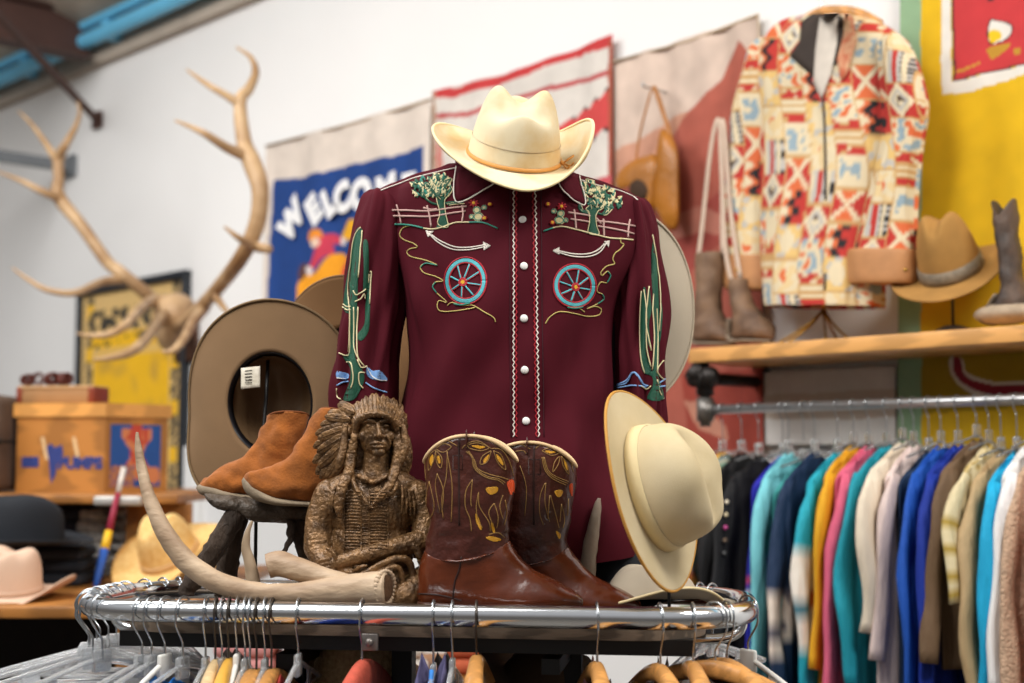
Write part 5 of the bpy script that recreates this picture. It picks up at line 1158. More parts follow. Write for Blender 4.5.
GL = [  # picture x of the hook, label, name, category, colour function, length, hw0, hw1, sleeve, top drop, material
 (716, 'striped knit sweater in yellow, teal and orange, behind the tipped buckskin hat', 'knit_sweater', 'sweater', knit, .78, .17, .22, .5, .02, None),
 (735, 'black sequined jacket on the wall rail, the one nearest the buckskin hat', 'sequined_jacket', 'jacket', cst('#0f0e11'), .84, .18, .22, .6, .02, None),
 (752, 'black blouse with small beads, left of the royal violet dress', 'beaded_blouse', 'blouse', cst('#121114'), .82, .17, .2, .55, .03, None),
 (776, 'royal violet blue garment with a pink and white band near its hem', 'striped_sweater', 'sweater', stripes('#1f1fa0', [(.31, .33, '#c8436a'), (.33, .345, '#2a2aa8'), (.345, .375, '#e6dfe0'), (.39, .41, '#2390a4')]), .74, .17, .2, .0, .03, None),
 (782, 'pale aqua satin garment with long straight folds', 'satin_robe', 'robe', cst('#74c3cc'), .90, .16, .2, .55, .02, None),
 (797, 'soft teal blouse almost hidden behind the navy knit dress', 'teal_blouse', 'blouse', cst('#3f9c9a'), .45, .16, .16, .0, .05, None),
 (808, 'navy knit garment with cream patterned bands near the bottom', 'patterned_cardigan', 'cardigan', lambda h, u: lin('#0f2a4a') if not .33 < h < .49 else (lin('#e3d3c4') if noise.noise(V((h*60, u*9, 1))) > -.15 else lin('#5b5966')), .80, .18, .22, .6, .02, None),
 (831, 'turquoise shirt with a white lower half and orange stripes', 'colour_block_shirt', 'shirt', stripes('#1ba0b4', [(.24, .34, '#e6ddd0'), (.34, .348, '#4a7a8a'), (.348, .36, '#d9cfc4'), (.36, .375, '#c9582f'), (.375, .385, '#2f6f80'), (.385, .395, '#d9783a'), (.395, .49, '#e6ddd0')]), .82, .17, .2, .62, .02, None),
 (847, 'golden yellow shirt squeezed between turquoise and pink ones', 'yellow_shirt', 'shirt', cst('#e0a318'), .72, .17, .19, .5, .0, None),
 (862, 'candy pink satin blouse with long hanging sleeves', 'pink_blouse', 'blouse', cst('#d9607e'), .92, .19, .24, .72, .0, None),
 (880, 'teal lace fronted blouse, right of the candy pink one', 'teal_lace_blouse', 'blouse', cst('#1391a3'), .62, .18, .2, .53, .0, None),
 (896, 'cream satin blouse with a pointed collar', 'cream_blouse', 'blouse', cst('#e4d5be'), .48, .19, .17, .40, -.01, None),
 (907, 'blush white blouse hanging between cream and navy ones', 'blush_blouse', 'blouse', cst('#dcc7c0'), .66, .17, .2, .46, .0, None),
 (922, 'dark navy dress with a thin strap at the shoulder', 'navy_dress', 'dress', cst('#0c2947'), .72, .17, .18, .0, .02, None),
 (934, 'bright cobalt blue shirt, left of the deep blue one', 'cobalt_shirt', 'shirt', cst('#0f4fae'), .88, .18, .22, .62, .0, None),
 (951, 'deep ultramarine blue satin shirt beside the brown suede jacket', 'blue_satin_shirt', 'shirt', cst('#0a2d92'), .90, .19, .23, .66, .0, None),
 (970, 'brown suede jacket with a wide cut sleeve', 'suede_jacket', 'jacket', cst('#6b533b'), .56, .20, .18, .46, -.015, None),
 (982, 'yellow flowered chiffon blouse peeping from behind the tan coat', 'flowered_blouse', 'blouse', lambda h, u: lin('#d8c9a0') if noise.noise(V((h*60, u*20, 4))) < .1 else lin('#a98a2a'), .42, .18, .18, .3, .0, None),
 (994, 'tan gathered coat between the flowered and cyan blouses', 'tan_coat', 'coat', cst('#b3986f'), .92, .17, .2, .6, .02, None),
 (1010, 'vivid cyan blouse with a smooth flared sleeve', 'cyan_blouse', 'blouse', cst('#10a2cf'), .92, .18, .24, .68, .02, None),
 (1024, 'white blouse behind the beige lace one', 'white_blouse', 'blouse', cst('#e6e4e2'), .80, .18, .18, .5, -.005, None),
 (1040, 'beige lace blouse with a rough texture', 'lace_blouse', 'blouse', cst('#c9a88c'), .95, .18, .22, .62, .0, gl_),
 (1060, 'bright orange shirt cut off by the right edge', 'orange_shirt', 'shirt', cst('#cf5f12'), .95, .18, .22, .62, .0, None),
 (1082, 'rust coloured shirt just beyond the orange one', 'rust_shirt', 'shirt', cst('#a8481a'), .95, .18, .22, .62, .0, None),
]
for i, (px, lbl, nm, ct_, cf, L_, hw0, hw1, slv, dz, m_) in enumerate(GL):
    a_ = st(px+4, 405, RO)[0]; c = WALL.w(a_, rz, RO-.01); hw0 *= .84; hw1 *= .92; yaw = WALL.ang+PI/2+.035*math.sin(i*2.3)-.02; D = -V((math.cos(yaw), math.sin(yaw), 0)); T_ = V((-D.y, D.x, 0))
    t = thing(nm, lbl, ct_, c-V((0, 0, .1)), 0)
    neck = c-V((0, 0, .108+dz*.9))
    garment(t, neck, D, T_, L_, cf, hw0, hw1, .016, slv, i*1.7, m_)
    kd = 'clear plastic hanger carrying the '+lbl.split(',')[0].split(' with ')[0].split(' hanging')[0].split(' squeezed')[0].split(' almost')[0].split(' between')[0].split(' beside')[0].split(' peeping')[0].split(' behind')[0].split(' cut off')[0].split(' just')[0].split(' on the')[0]
    hg = thing('clothes_hanger', kd, 'hanger', c, 0, 'hangers on the wall rail')
    g, e_ = hook_g(c, D, .0165, .09, .0017); obj('hook', g, wire, hg); plastic_head(hg, neck+V((0, 0, .03)), D, clear2)
    if nm == 'beaded_blouse':
        for k, (x, y, cl) in enumerate(((733, 498, '#e6d9c0'), (739, 508, '#d8c6a0'), (737, 513, '#c04a8a'), (735, 536, '#6e5a48'), (734, 555, '#4a4a4a'))):
            g = G(); g.ell(neck+D*(hw0+.02+.003*k)-V((0, 0, .13+.035*k))+T_*.02, .006); obj('bead', g, M('bead_'+cl[1:3], cl, .3), t)
# ---------------------------------------------------------------- elk antlers on the wall
Q1 = lambda x, y: (x/2.007, y/2.007)
Q2 = lambda x, y: (70+x/3.254, 270+y/3.254)
EP = Plane(WALL.w(0, 0, .45), WALL.ang)
sk = EP.at(172, 312); et = thing('elk_antlers', 'large pair of branching elk antlers mounted on the white wall above the crate', 'antlers', WALL.w(st(172, 312)[0], EP.at(172, 312).z, 0), WALL.ang)
elk = M('elk_antler', '#8f6b45', .5, var=.3, scale=7, bump=.4, bscale=30, second='#c4a47c', dist=.004)
def branches(nm, lst, sw):
    g = G()
    for T, pts in lst:
        q = cat([(*EP.at(*T(x, y), sw*o_), r_) for x, y, o_, r_ in pts], 7); g.tube([V(a_[:3]) for a_ in q], [a_[3]*.82 for a_ in q], 14)
    return obj(nm, g, elk, et)
branches('antler', [(Q1, [(352, 662, 0, .034), (395, 625, .1, .034), (440, 575, .2, .034), (485, 515, .3, .036), (515, 450, .3, .038), (522, 380, .3, .040), (505, 325, .3, .044), (490, 285, .3, .036), (482, 205, .3, .030), (500, 178, .25, .024), (513, 145, .2, .018), (503, 115, .2, .012), (475, 95, .2, .005)]),
                    (Q1, [(484, 212, .3, .022), (455, 192, .35, .018), (420, 172, .4, .014), (375, 140, .4, .005)]), (Q1, [(498, 315, .3, .028), (455, 296, .4, .022), (405, 265, .5, .015), (352, 242, .5, .005)]),
                    (Q1, [(540, 500, .3, .02), (512, 494, .3, .024), (480, 478, .4, .015), (450, 455, .45, .005)]), (Q1, [(432, 590, .2, .02), (440, 605, .2, .018), (455, 625, .25, .012)]),
                    (Q2, [(440, 120, .1, .030), (400, 170, .3, .026), (370, 225, .5, .020), (335, 262, .6, .014), (300, 265, .6, .005)])], 1)
branches('antler', [(Q1, [(352, 625, 0, .032), (320, 610, .0, .034), (285, 582, .1, .036), (240, 545, .2, .034), (215, 525, .2, .034), (165, 455, .25, .034), (118, 395, .3, .038), (118, 360, .3, .030), (118, 318, .3, .030), (132, 290, .3, .022), (150, 258, .25, .016), (160, 228, .2, .011), (156, 204, .2, .005)]),
                    (Q1, [(116, 325, .3, .022), (90, 285, .3, .017), (62, 248, .3, .011), (36, 222, .3, .004)]), (Q1, [(122, 400, .3, .026), (80, 382, .4, .019), (40, 362, .45, .013), (-6, 344, .5, .005)]),
                    (Q1, [(255, 560, .15, .028), (205, 566, .3, .022), (150, 588, .5, .018), (95, 582, .6, .014), (55, 560, .65, .010), (24, 537, .7, .004)]),
                    (Q2, [(318, 95, .0, .028), (265, 100, .1, .028), (225, 130, .3, .026), (185, 175, .5, .022), (130, 208, .6, .018), (70, 214, .65, .011), (22, 206, .7, .005)]), (Q2, [(345, 130, 0, .030), (300, 150, .1, .028), (262, 205, .3, .028), (215, 255, .5, .024), (160, 280, .6, .018), (75, 292, .7, .006)])], 1)
g = G(); g.ell(EP.at(176, 316, -.02), (.10, .12, .10)); g.ell(EP.at(172, 330, -.01), (.07, .10, .10)); g.tube([EP.at(174, 318), WALL.w(st(174, 318)[0]+.15, EP.at(174, 318).z, .03)], .03, 10)
obj('skull_plate', blob(g, .008, 2, lambda p: .006*noise.noise(p*18)), elk, et, recalc=False)
g = G(); g.box(WALL.w(st(174, 318)[0]+.15, EP.at(174, 318).z, .015), (.2, .03, .28), RW, .01); obj('mounting_plaque', g, M('dark_wood', '#4b2d1b', .5, var=.3, wood=5), et)

# ---------------------------------------------------------------- wooden shelf unit at the left
oak = M('orange_wood', '#a0692f', .5, var=.3, wood=3, stretch=(.6, 5, 5), bump=.1)
dark = M('dark_interior', '#1a1512', .9, var=.3)
SA = math.radians(-6); SR = Matrix.Rotation(SA, 3, 'Z')
ZU = P(60, 493, 4.75).z; ZL = P(60, 600, 3.9).z
su = thing('shelf_unit', 'orange wooden shelf unit with hats and a crate, left of the clothes rack', 'shelf unit', (-1.75, 4.7, 0), SA)
def bx(nm, x0, x1, y0, y1, z0, z1, m_=oak, bev=.004):
    g = G(); g.box(((x0+x1)/2, (y0+y1)/2, (z0+z1)/2), (x1-x0, y1-y0, z1-z0), None, bev); return obj(nm, g, m_, su)
bx('upper_shelf', -2.6, P(195, 493, 4.75).x, 4.5, 5.5, ZU-.028, ZU)
bx('lower_shelf', -2.6, P(212, 600, 4.1).x, 3.72, 5.2, ZL-.03, ZL)
bx('side_panel', P(127, 540, 4.62).x, P(192, 540, 4.62).x, 4.6, 4.63, ZL, ZU-.028)
bx('back_panel', -2.6, -1.22, 5.2, 5.23, 0, ZU-.03, dark)
for x in (-2.55, -1.0): bx('upright', x-.03, x+.03, 3.75, 3.81, 0, ZL-.03)
bx('base_board', -2.6, -.95, 3.8, 5.1, .05, .1, dark)
# wooden crate
cr = P(104, 488, 4.72); CRW = M('crate_wood', '#ad7232', .55, var=.25, wood=2.5, stretch=(.7, 4, 4), bump=.1); CRL = M('crate_rim', '#d2954c', .5, var=.2, wood=3, stretch=(.7, 4, 4))
ct = thing('wooden_crate', 'varnished wooden crate with blue printed letters and a red and blue picture label', 'crate', (cr.x, cr.y, ZU), 0)
cA, cB = math.radians(8), math.radians(50)       # directions of the two visible faces
uL = V((-math.cos(cA), math.sin(cA), 0)); uR = V((math.cos(cB), math.sin(cB), 0))
WL, WR_ = .31, .25; hC = P(104, 403, 4.72).z-ZU
def cpos(a, b, z): return V((cr.x, cr.y, ZU+z))+uL*a+uR*b
g = G(); q = [cpos(0, 0, 0), cpos(WL, 0, 0), cpos(WL, WR_, 0), cpos(0, WR_, 0)]; g.prism(q, (0, 0, hC-.045)); obj('crate_box', g, CRW, ct, smooth=False)
g = G(); e_ = .008; q = [cpos(-e_, -e_, hC-.045), cpos(WL+e_, -e_, hC-.045), cpos(WL+e_, WR_+e_, hC-.045), cpos(-e_, WR_+e_, hC-.045)]; g.prism(q, (0, 0, .045)); obj('crate_rim', g, CRL, ct, smooth=False)
# printed figure + lettering on the left face, label on the right face
bl, rd_, pk = lin('#2a3a7c'), lin('#b8402c'), lin('#c7784a')
def lab(a, b):
    c = lin('#1c4a8c')
    if .22 < a < .82 and .12 < b < .95 and (abs(a-.52) < .22+.1*math.sin(b*9)): c = pk if noise.noise(V((a*8, b*8, 1))) < .12 else rd_
    if .4 < a < .62 and b > .72: c = rd_
    if b < .34 and a < .5: c = lin('#b5743a') if noise.noise(V((a*20, b*30, 1))) > -.1 else bl
    if (a-.86)**2+(b-.18)**2 < .02: c = pk
    return c
nR = uR.cross(V((0, 0, 1))); nR = nR if nR.y < 0 else -nR; nL = uL.cross(V((0, 0, 1))); nL = nL if nL.y < 0 else -nL
g = G(); g.grid(40, 40, lambda a, b: cpos(0, .02+a*.20, .02+b*(hC-.09))+nR*.002, lab); obj('picture_label', g, M('printed_paper'), ct)
for s_, a0, w_, hh in (('PUMPS', .085, .052, .0),):
    tx = textg(s_, w_, .003, .0005); g = G(); k = 0
    for p in tx.v: g.add(cpos(a0-p.x*1.0, 0, .082+p.y)+nL*(.002+p.z))
    g.f = list(tx.f); obj('lettering', g, M('blue_print', '#2a3a7c', .7, var=.3, scale=90, bump=0), ct, smooth=False)
g = G()
for poly in ([(.29, .085), (.23, .085), (.23, .12), (.29, .12)],): g.prism([cpos(a, 0, z)+nL*.001 for a, z in poly], nL*.001)
obj('print_block', g, M('blue_print'), ct, smooth=False)
g = G(); g.prism([cpos(a, 0, z)+nL*.001 for a, z in [(.205, .15), (.19, .165), (.175, .15), (.15, .16), (.145, .13), (.165, .10), (.17, .06), (.185, .03), (.19, .07), (.195, .11)]], nL*.001); obj('printed_figure', g, M('blue_print'), ct, smooth=False)
for a in (.225, .115):
    g = G(); g.prism([cpos(a, 0, .185)+nL*.001, cpos(a-.012, 0, .185)+nL*.001, cpos(a-.03, 0, .11)+nL*.001, cpos(a-.018, 0, .11)+nL*.001], nL*.0008); obj('tape_scrap', g, M('yellowed_tape', '#d8b88a', .4), ct, smooth=False)
# things on and beside the crate
ztop = ZU+hC
def rbox(nm, lbl, ct_, c, d, rz, m_, bev=.01, extra=None):
    t = thing(nm, lbl, ct_, (c[0], c[1], c[2]), rz); g = G(); g.box((0, 0, d[2]/2), d, None, bev); b_ = obj('body', g, m_, t, local=True)
    if extra: extra(t)
    return t
cb = P(62, 400, 4.86)
def _x(t):
    g = G(); g.box((0, 0, .055), (.275, .125, .014), None, .005); obj('lid', g, M('tan_case_lid', '#a98255', .6, var=.2, scale=8), t, local=True)
    for x in (-.128, .128): 
        g = G(); g.box((x, 0, .03), (.022, .126, .058), None, .005); obj('corner_guard', g, M('red_brown_leather', '#7e3319', .5), t, local=True)
rbox('leather_case', 'small tan leather case with red brown corners on top of the wooden crate', 'case', (cb.x, cb.y+.01, ztop+.0005), (.27, .12, .05), -.14, M('tan_case', '#9a7146', .6, var=.25, scale=8), .006, _x)
for i_, (px, r_) in enumerate(((28, .022), (38, .026), (52, .026), (64, .024))):
    p = P(px, 386, 4.88); t = thing('leather_roll', 'rolled dark red leather strap lying on the tan case, '+('leftmost', 'second from left', 'third from left', 'rightmost')[i_]+' of four', 'strap', (p.x, p.y, ztop+.062+r_), .3*i_, 'leather rolls on the case')
    g = G(); spi = [(r_*(1-k/60)*math.cos(k*.45), 0, r_*(1-k/60)*math.sin(k*.45)) for k in range(44)]
    for (x, _, z), (x2, _, z2) in zip(spi, spi[1:]):
        k = len(g.v); [g.add(v_) for v_ in ((x, -.02, z), (x2, -.02, z2), (x2, .02, z2), (x, .02, z))]; g.f.append((k, k+1, k+2, k+3))
    obj('coil', g, M('dark_red_leather', '#5c2417', .5, var=.3, scale=20), t, local=True, solid=.003)
p = P(-6, 490, 4.8)
t = thing('old_suitcase', 'weathered grey brown suitcase standing left of the wooden crate', 'suitcase', (p.x-.02, p.y, ZU), 0); g = G(); g.box((0, 0, .165), (.17, .30, .32), None, .03); obj('shell', g, M('weathered_hide', '#5d4b3e', .85, var=.5, scale=10, bump=.6, bscale=40), t, local=True)
g = G(); g.box((0, 0, .17), (.176, .306, .012), None, .004); obj('rim', g, dark, t, local=True); g = G(); g.tube(cat([(-.0, -.155, .14), (0, -.185, .15), (0, -.185, .2), (0, -.155, .21)], 5), .008, 8); obj('handle', g, dark, t, local=True)
# hats on the lower shelf
blk = M('black_felt', '#14181f', .85, var=.15, scale=12, bump=.1)
zb = P(30, 549, 4.3).z
for k in range(3):
    h_ = (zb-ZL)/3; t = thing('folded_jeans', 'dark folded jeans under the black hat, '+('bottom', 'middle', 'topmost')[k]+' of the stack', 'jeans', (P(30, 600, 4.35).x, 4.42, ZL+h_*k), 0, 'folded jeans on the left shelf')
    g = G(); g.box((0, .02*math.sin(k), h_/2), (.34-.02*k, .26, h_-.001), Matrix.Rotation(.05*k, 3, 'Z'), .02); obj('denim_body', g, M('dark_denim', '#20242c', .9, var=.4, scale=60), t, local=True)
hat('cowboy_hat', 'black cowboy hat with a wide flat brim on the left shelf, under the crate', hatm(P(22, 544, 4.3)+V((0, 0, .006)), (.03, -.04, 1), (.9, .3, 0)), blk, a=.10, b=.12, H=.14, e=.26, taper=.08, side=.105, fb=.09, curl=.02, pull=.05, dip=-.004, D=.03, pinch=.1, dent=.012, wob=.002, band=M('black_band', '#0d0f13', .5), bandh=.02)
pinkf = M('pale_pink_beige_felt', '#d0b098', .88, var=.12, scale=8, bump=.1)
hat('cowboy_hat', 'pale pinkish beige cowboy hat with curled brim at the left edge of the photo', hatm(P(8, 590, 3.95), (.06, -.12, 1), (.12, .99, .1)), pinkf, a=.088, b=.10, H=.125, taper=.08, side=.10, fb=.09, curl=.05, pull=.16, dip=.03, D=.03, e=.3, pinch=.15, dent=.02, wob=.002, band=M('pink_band', '#c9a78e', .7), bandh=.014, binding=M('pink_binding', '#c7a58c', .8))
strw = M('golden_straw', '#d0a35a', .7, var=.25, scale=60, bump=.7, bscale=140, second='#e0bf80')
hat('straw_hat', 'golden straw cowboy hat leaning upright on the shelf behind the antler', hatm(P(170, 556, 4.42), (-.25, -.45, .86), (.35, .75, .5)), strw, a=.085, b=.10, H=.15, taper=.14, side=.10, fb=.10, curl=.045, pull=.25, dip=.01, D=.03, pinch=.2, dent=.02, band=M('straw_band', '#c79f6c', .7), bandh=.02, binding=M('straw_binding', '#b98a45', .7))
hat('straw_hat', 'golden straw hat with dark edging lying behind the leaning straw hat', hatm(P(188, 580, 4.62), (-.45, -.1, .9), (.3, .8, .2)), strw, a=.085, b=.10, H=.11, side=.12, fb=.10, curl=.03, pull=.2, band=M('red_band', '#8f3b22', .6), bandh=.02, binding=M('dark_straw_edge', '#7c5a2c', .7))
# patterned and striped cloth, red umbrella
zebra = M('black_white_print', '#d8d4cc', .9, scale=26, bump=.3, second='#17161a'); 
for i_, (x, y, w_) in enumerate(((108, 566, .17), (70, 570, .17))):
    p = P(x, 598, 4.75)
    for k in range(6):
        o_ = ('bottom', 'second from the bottom', 'third from the bottom', 'third from the top', 'second from the top', 'topmost')[k]
        t = thing('folded_cloth', ('black and white printed', 'dark navy printed')[i_]+' folded cloth on left shelf, '+o_+' of its pile', 'cloth', (p.x, p.y, ZL+.0362*k), .1*i_, ('black and white cloth pile', 'navy cloth pile')[i_])
        g = G(); g.box((.006*math.sin(k*3), .0, .018), (w_-.008*(k % 2), .2, .0358), Matrix.Rotation(.06*math.sin(k*2), 3, 'Z'), .014); obj('cloth_body', g, zebra if i_ == 0 else M('navy_print', '#20242f', .9, scale=40, second='#2c313d'), t, local=True)
A_p, B_p = P(93, 598, 4.3), P(124, 468, 4.5); t = thing('closed_umbrella', 'slim closed umbrella in red, yellow and blue leaning on the shelf unit', 'umbrella', (A_p.x, A_p.y, ZL), 0)
dv = B_p-A_p
g = G(); g.tube([A_p+dv*.02, A_p+dv*.2, A_p+dv*.36], [.006, .012, .014], 10); obj('blue_panel', g, M('blue_cloth', '#1f4fa0', .6), t)
g = G(); g.tube([A_p+dv*.36, A_p+dv*.5], [.014, .012], 10); obj('yellow_panel', g, M('yellow_cloth', '#dcae1c', .6), t)
g = G(); g.tube([A_p+dv*.5, A_p+dv*.8], [.011, .008], 10); obj('red_panel', g, M('red_cloth', '#8f1d38', .6), t)
g = G(); g.tube([A_p+dv*.8, A_p+dv*1.0], [.007, .009], 10); obj('handle', g, M('pale_handle', '#cfc6bb', .4), t)
p = P(150, 490, 4.55); t = thing('white_tray', 'pale metal tray edge standing below the picture label of the crate', 'tray', (p.x-.06, p.y-.02, ZU-.03), 0)
g = G(); g.box((-.02, -.04, .012), (.15, .06, .03), None, .008); obj('tray_body', g, M('pale_metal', '#b9b6b0', .4, metal=.4), t, local=True)

# ---------------------------------------------------------------- behind and under the clothes rack
# low table with folded clothes in the background
lt = thing('display_table', 'low wooden display table with folded clothes, seen behind the clothes rack', 'table', (-.29, 3.9, 0), 0)
g = G(); g.box((0, 0, .98), (.95, .5, .035), None, .006); obj('table_top', g, oak, lt, local=True)
for x in (-.43, .43):
    for y in (-.21, .21): g = G(); g.box((x, y, .48), (.05, .05, .96), None, .004); obj('leg', g, oak, lt, local=True)
fc_ = [('#c98a86', 'dusty pink'), ('#cf7a2a', 'orange'), ('#d9d2c8', 'off white'), ('#c4603f', 'coral'), ('#dcd0b8', 'cream'), ('#b9742f', 'amber'), ('#d7b0a8', 'pale rose'), ('#cfc8bd', 'light grey')]
for k in range(2):
    for j in range(3 if k == 0 else 2):
        cx = (-.40, -.22, -.02)[j] if k == 0 else (.20, .36, .28)[j]
        cl, cn = fc_[(k*3+j) % 8]; pos_ = (('left of centre', 'centre', 'right of centre')[j] if k == 0 else ('right', 'right end')[j])
        nl = 5 if j != 1 else 6
        for m_i in range(nl):
            o_ = ('bottom', 'second from the bottom', 'third from the bottom', 'fourth from the bottom', 'fifth from the bottom')[m_i] if m_i < nl-1 else 'topmost'
            z0_ = .998+.042*m_i; t = thing('folded_sweater', cn+' folded sweater on the background display table, '+o_+' of its stack', 'sweater', (-.29+cx, 3.82+.05*math.sin(j*3), z0_), .08*j, 'folded sweaters on the display table')
            g = G(); g.box((.004*math.sin(m_i*5), 0, .021), (.155, .22, .0415), Matrix.Rotation(.05*math.sin(m_i*3+j), 3, 'Z'), .017); obj('knit_body', g, M('cloth_'+cn.replace(' ', '_'), cl, .9, var=.2, scale=20), t, local=True)
hat('cowboy_hat', 'stone coloured hat lying flat on the rack beneath the tipped buckskin hat', hatm(P(652, 594, 2.57), (.03, .02, 1), (.9, .4, 0)), grey, a=.072, b=.088, H=.055, taper=.3, side=.045, fb=.05, curl=.018, pull=.1, D=.012, pinch=.1, dent=.004, binding=M('pale_binding'))
t = thing('hat_stand', 'thin black metal hat stand on the rack holding the tipped buckskin hat', 'stand', (P(669, 600, 2.45).x, 2.45, BZ), 0)
g = G(); p1 = P(669, 585, 2.45); g.tube([V((p1.x, 2.45, BZ)), p1, P(655, 505, 2.42)], .003, 8); obj('rod', g, bm_, t); g = G(); g.rings([[V((p1.x+r_*math.cos(k*PI/12), 2.45+r_*math.sin(k*PI/12), BZ+z_)) for k in range(24)] for r_, z_ in ((.05, 0), (.05, .003), (.004, .006))]); obj('base', g, bm_, t)
t = thing('hat_stand', 'thin black metal hat stand on the rack holding the olive brown hat', 'stand', (P(255, 600, 2.70).x, 2.70, BZ), 0)
p1 = P(256, 520, 2.70); g = G(); g.tube([V((p1.x, 2.70, BZ)), p1, P(266, 400, 2.76), P(268, 360, 2.78)], .0035, 8); obj('rod', g, bm_, t); g = G(); g.rings([[V((p1.x+r_*math.cos(k*PI/12), 2.70+r_*math.sin(k*PI/12)*.8, BZ+z_)) for k in range(24)] for r_, z_ in ((.05, 0), (.05, .003), (.004, .006))]); obj('base', g, bm_, t)
t = thing('hat_stand', 'thin black metal hat stand behind the rear boot', 'stand', (P(625, 600, 2.6).x, 2.6, BZ), 0)
p1 = P(625, 500, 2.62); g = G(); g.tube([V((p1.x, 2.62, BZ)), p1, P(632, 340, 2.86)], .0035, 8); obj('rod', g, bm_, t)
bh = hat('black_hat', 'black felt hat on the rack, half hidden behind the rear boot', hatm(P(628, 585, 2.66)+V((0, 0, 0)), (.1, -.1, 1), (.3, 1, 0)), blk, a=.075, b=.09, H=.11, side=.05, fb=.05, curl=.02, band=M('black_band'))
# hats and goods seen under the rack
hat('straw_hat', 'woven straw hat hanging below the rack behind the coral padded hanger', hatm(P(362, 672, 2.62), (.25, -.35, .9), (.8, .4, 0)), M('woven_straw', '#a58355', .8, var=.4, scale=120, bump=1, bscale=200, second='#c7a878'), a=.075, b=.09, H=.10, side=.07, fb=.06, curl=-.03, dip=.02)
hat('cowboy_hat', 'dark brown felt hat below the rack, left of the wooden hangers', hatm(P(540, 690, 2.62), (.55, -.1, .8), (.4, .9, 0)), M('dark_brown_felt', '#54412f', .9, var=.2, scale=10), a=.078, b=.09, H=.11, side=.08, fb=.08, curl=.05)
for k, (cl, cn) in enumerate((('#2b1d18', 'dark brown'), ('#e0d8ce', 'ivory'), ('#b8a27e', 'sand coloured'), ('#1c1a1c', 'black'), ('#cfc4b4', 'pale beige'), ('#8c3f2a', 'rust red'), ('#4d3526', 'walnut brown'))):
    x = -.42+k*.14; t = thing('hanging_shirt', cn+' shirt hanging on the far side of the oval rack', 'shirt', rw(x, -HD, RZ-.11), 0, 'shirts on the far side of the rack')
    garment(t, rw(x, -HD-.02, RZ-.115), -rn, rh, .7, cst(cl), .18, .19, .015, 0, k*1.3)
# ---------------------------------------------------------------- hangers on the oval rail
hwood = M('hanger_wood'); woodc = M('cream_hanger_wood', '#cdb184', .5, var=.15, wood=5, stretch=(1, 6, 6)); whp = M('white_plastic', '#dcdad4', .35, var=.03, bump=0)
def pos_on(px, back=False):
    """point of the rail seen at picture column px, and the outward direction there"""
    best = None; pts = oval(HL, HD, HR, 14); n = len(pts)
    for i in range(n):
        x0, y0 = pts[i]; x1, y1 = pts[(i+1) % n]
        nk = 300 if abs(x1-x0) > .3 else 12
        for k in range(nk):
            x, y = x0+(x1-x0)*k/nk, y0+(y1-y0)*k/nk
            if (y < 0) != back: continue
            p = rw(x, y, RZ); sx2 = 512+FP*p.x/(p.y*cp) if False else 512+FP*p.x/((p.y)*cp+(p.z-1.55)*sp)
            if best is None or abs(sx2-px) < best[0]:
                tn = (rh*(x1-x0)+rn*(y1-y0)).normalized(); nn = V((tn.y, -tn.x, 0)); c0 = rw(x, y, 0)-RC
                if nn.dot(c0) < 0: nn = -nn
                best = (abs(sx2-px), p, nn)
    return best[1], best[2]
# NB local y of the oval grows towards the viewer
def front(px): return pos_on(px, False)
def wood_hanger(t, p, D, m_, half=.21, th_=.016, drop=.075, fl=1.0, hgt=.030):
    T_ = V((-D.y, D.x, 0)); R_ = []
    for k in range(29):
        s_ = -1+2*k/28; x = half*s_; z = -drop*abs(s_)**1.7-.006; w_ = th_*(.75+fl*abs(s_)**2); h_ = hgt*(1-.45*abs(s_)**2)
        R_.append([p+D*x+T_*(w_*math.copysign(abs(math.cos(q))**.8, math.cos(q)))+V((0, 0, z-h_/2+h_/2*math.copysign(abs(math.sin(q))**.8, math.sin(q)))) for q in [2*PI*j/18 for j in range(18)]])
    g = G(); g.rings(R_); return obj('shoulder_bar', g, m_, t)
def clear_hanger(t, p, D, m_=clear, half=.2):
    g = G(); g.tube(cat([p-D*half+V((0, 0, -.06)), p-D*half*.4+V((0, 0, -.028)), p+V((0, 0, -.012)), p+D*half*.4+V((0, 0, -.028)), p+D*half+V((0, 0, -.06))], 5), .0045, 10)
    g.tube([p-D*half+V((0, 0, -.062)), p+D*half+V((0, 0, -.062))], .004, 8); a_ = Matrix.Rotation(math.atan2(D.y, D.x), 3, 'Z')
    for s_ in (-.5, .5): g.box(p+D*half*s_+V((0, 0, -.048)), (.03, .004, .03), a_, .002)
    obj('shoulder_bar', g, m_, t); g = G(); g.box(p+V((0, 0, -.014)), (.036, .009, .038), a_, .004); obj('neck_block', g, m_, t)
HK = []
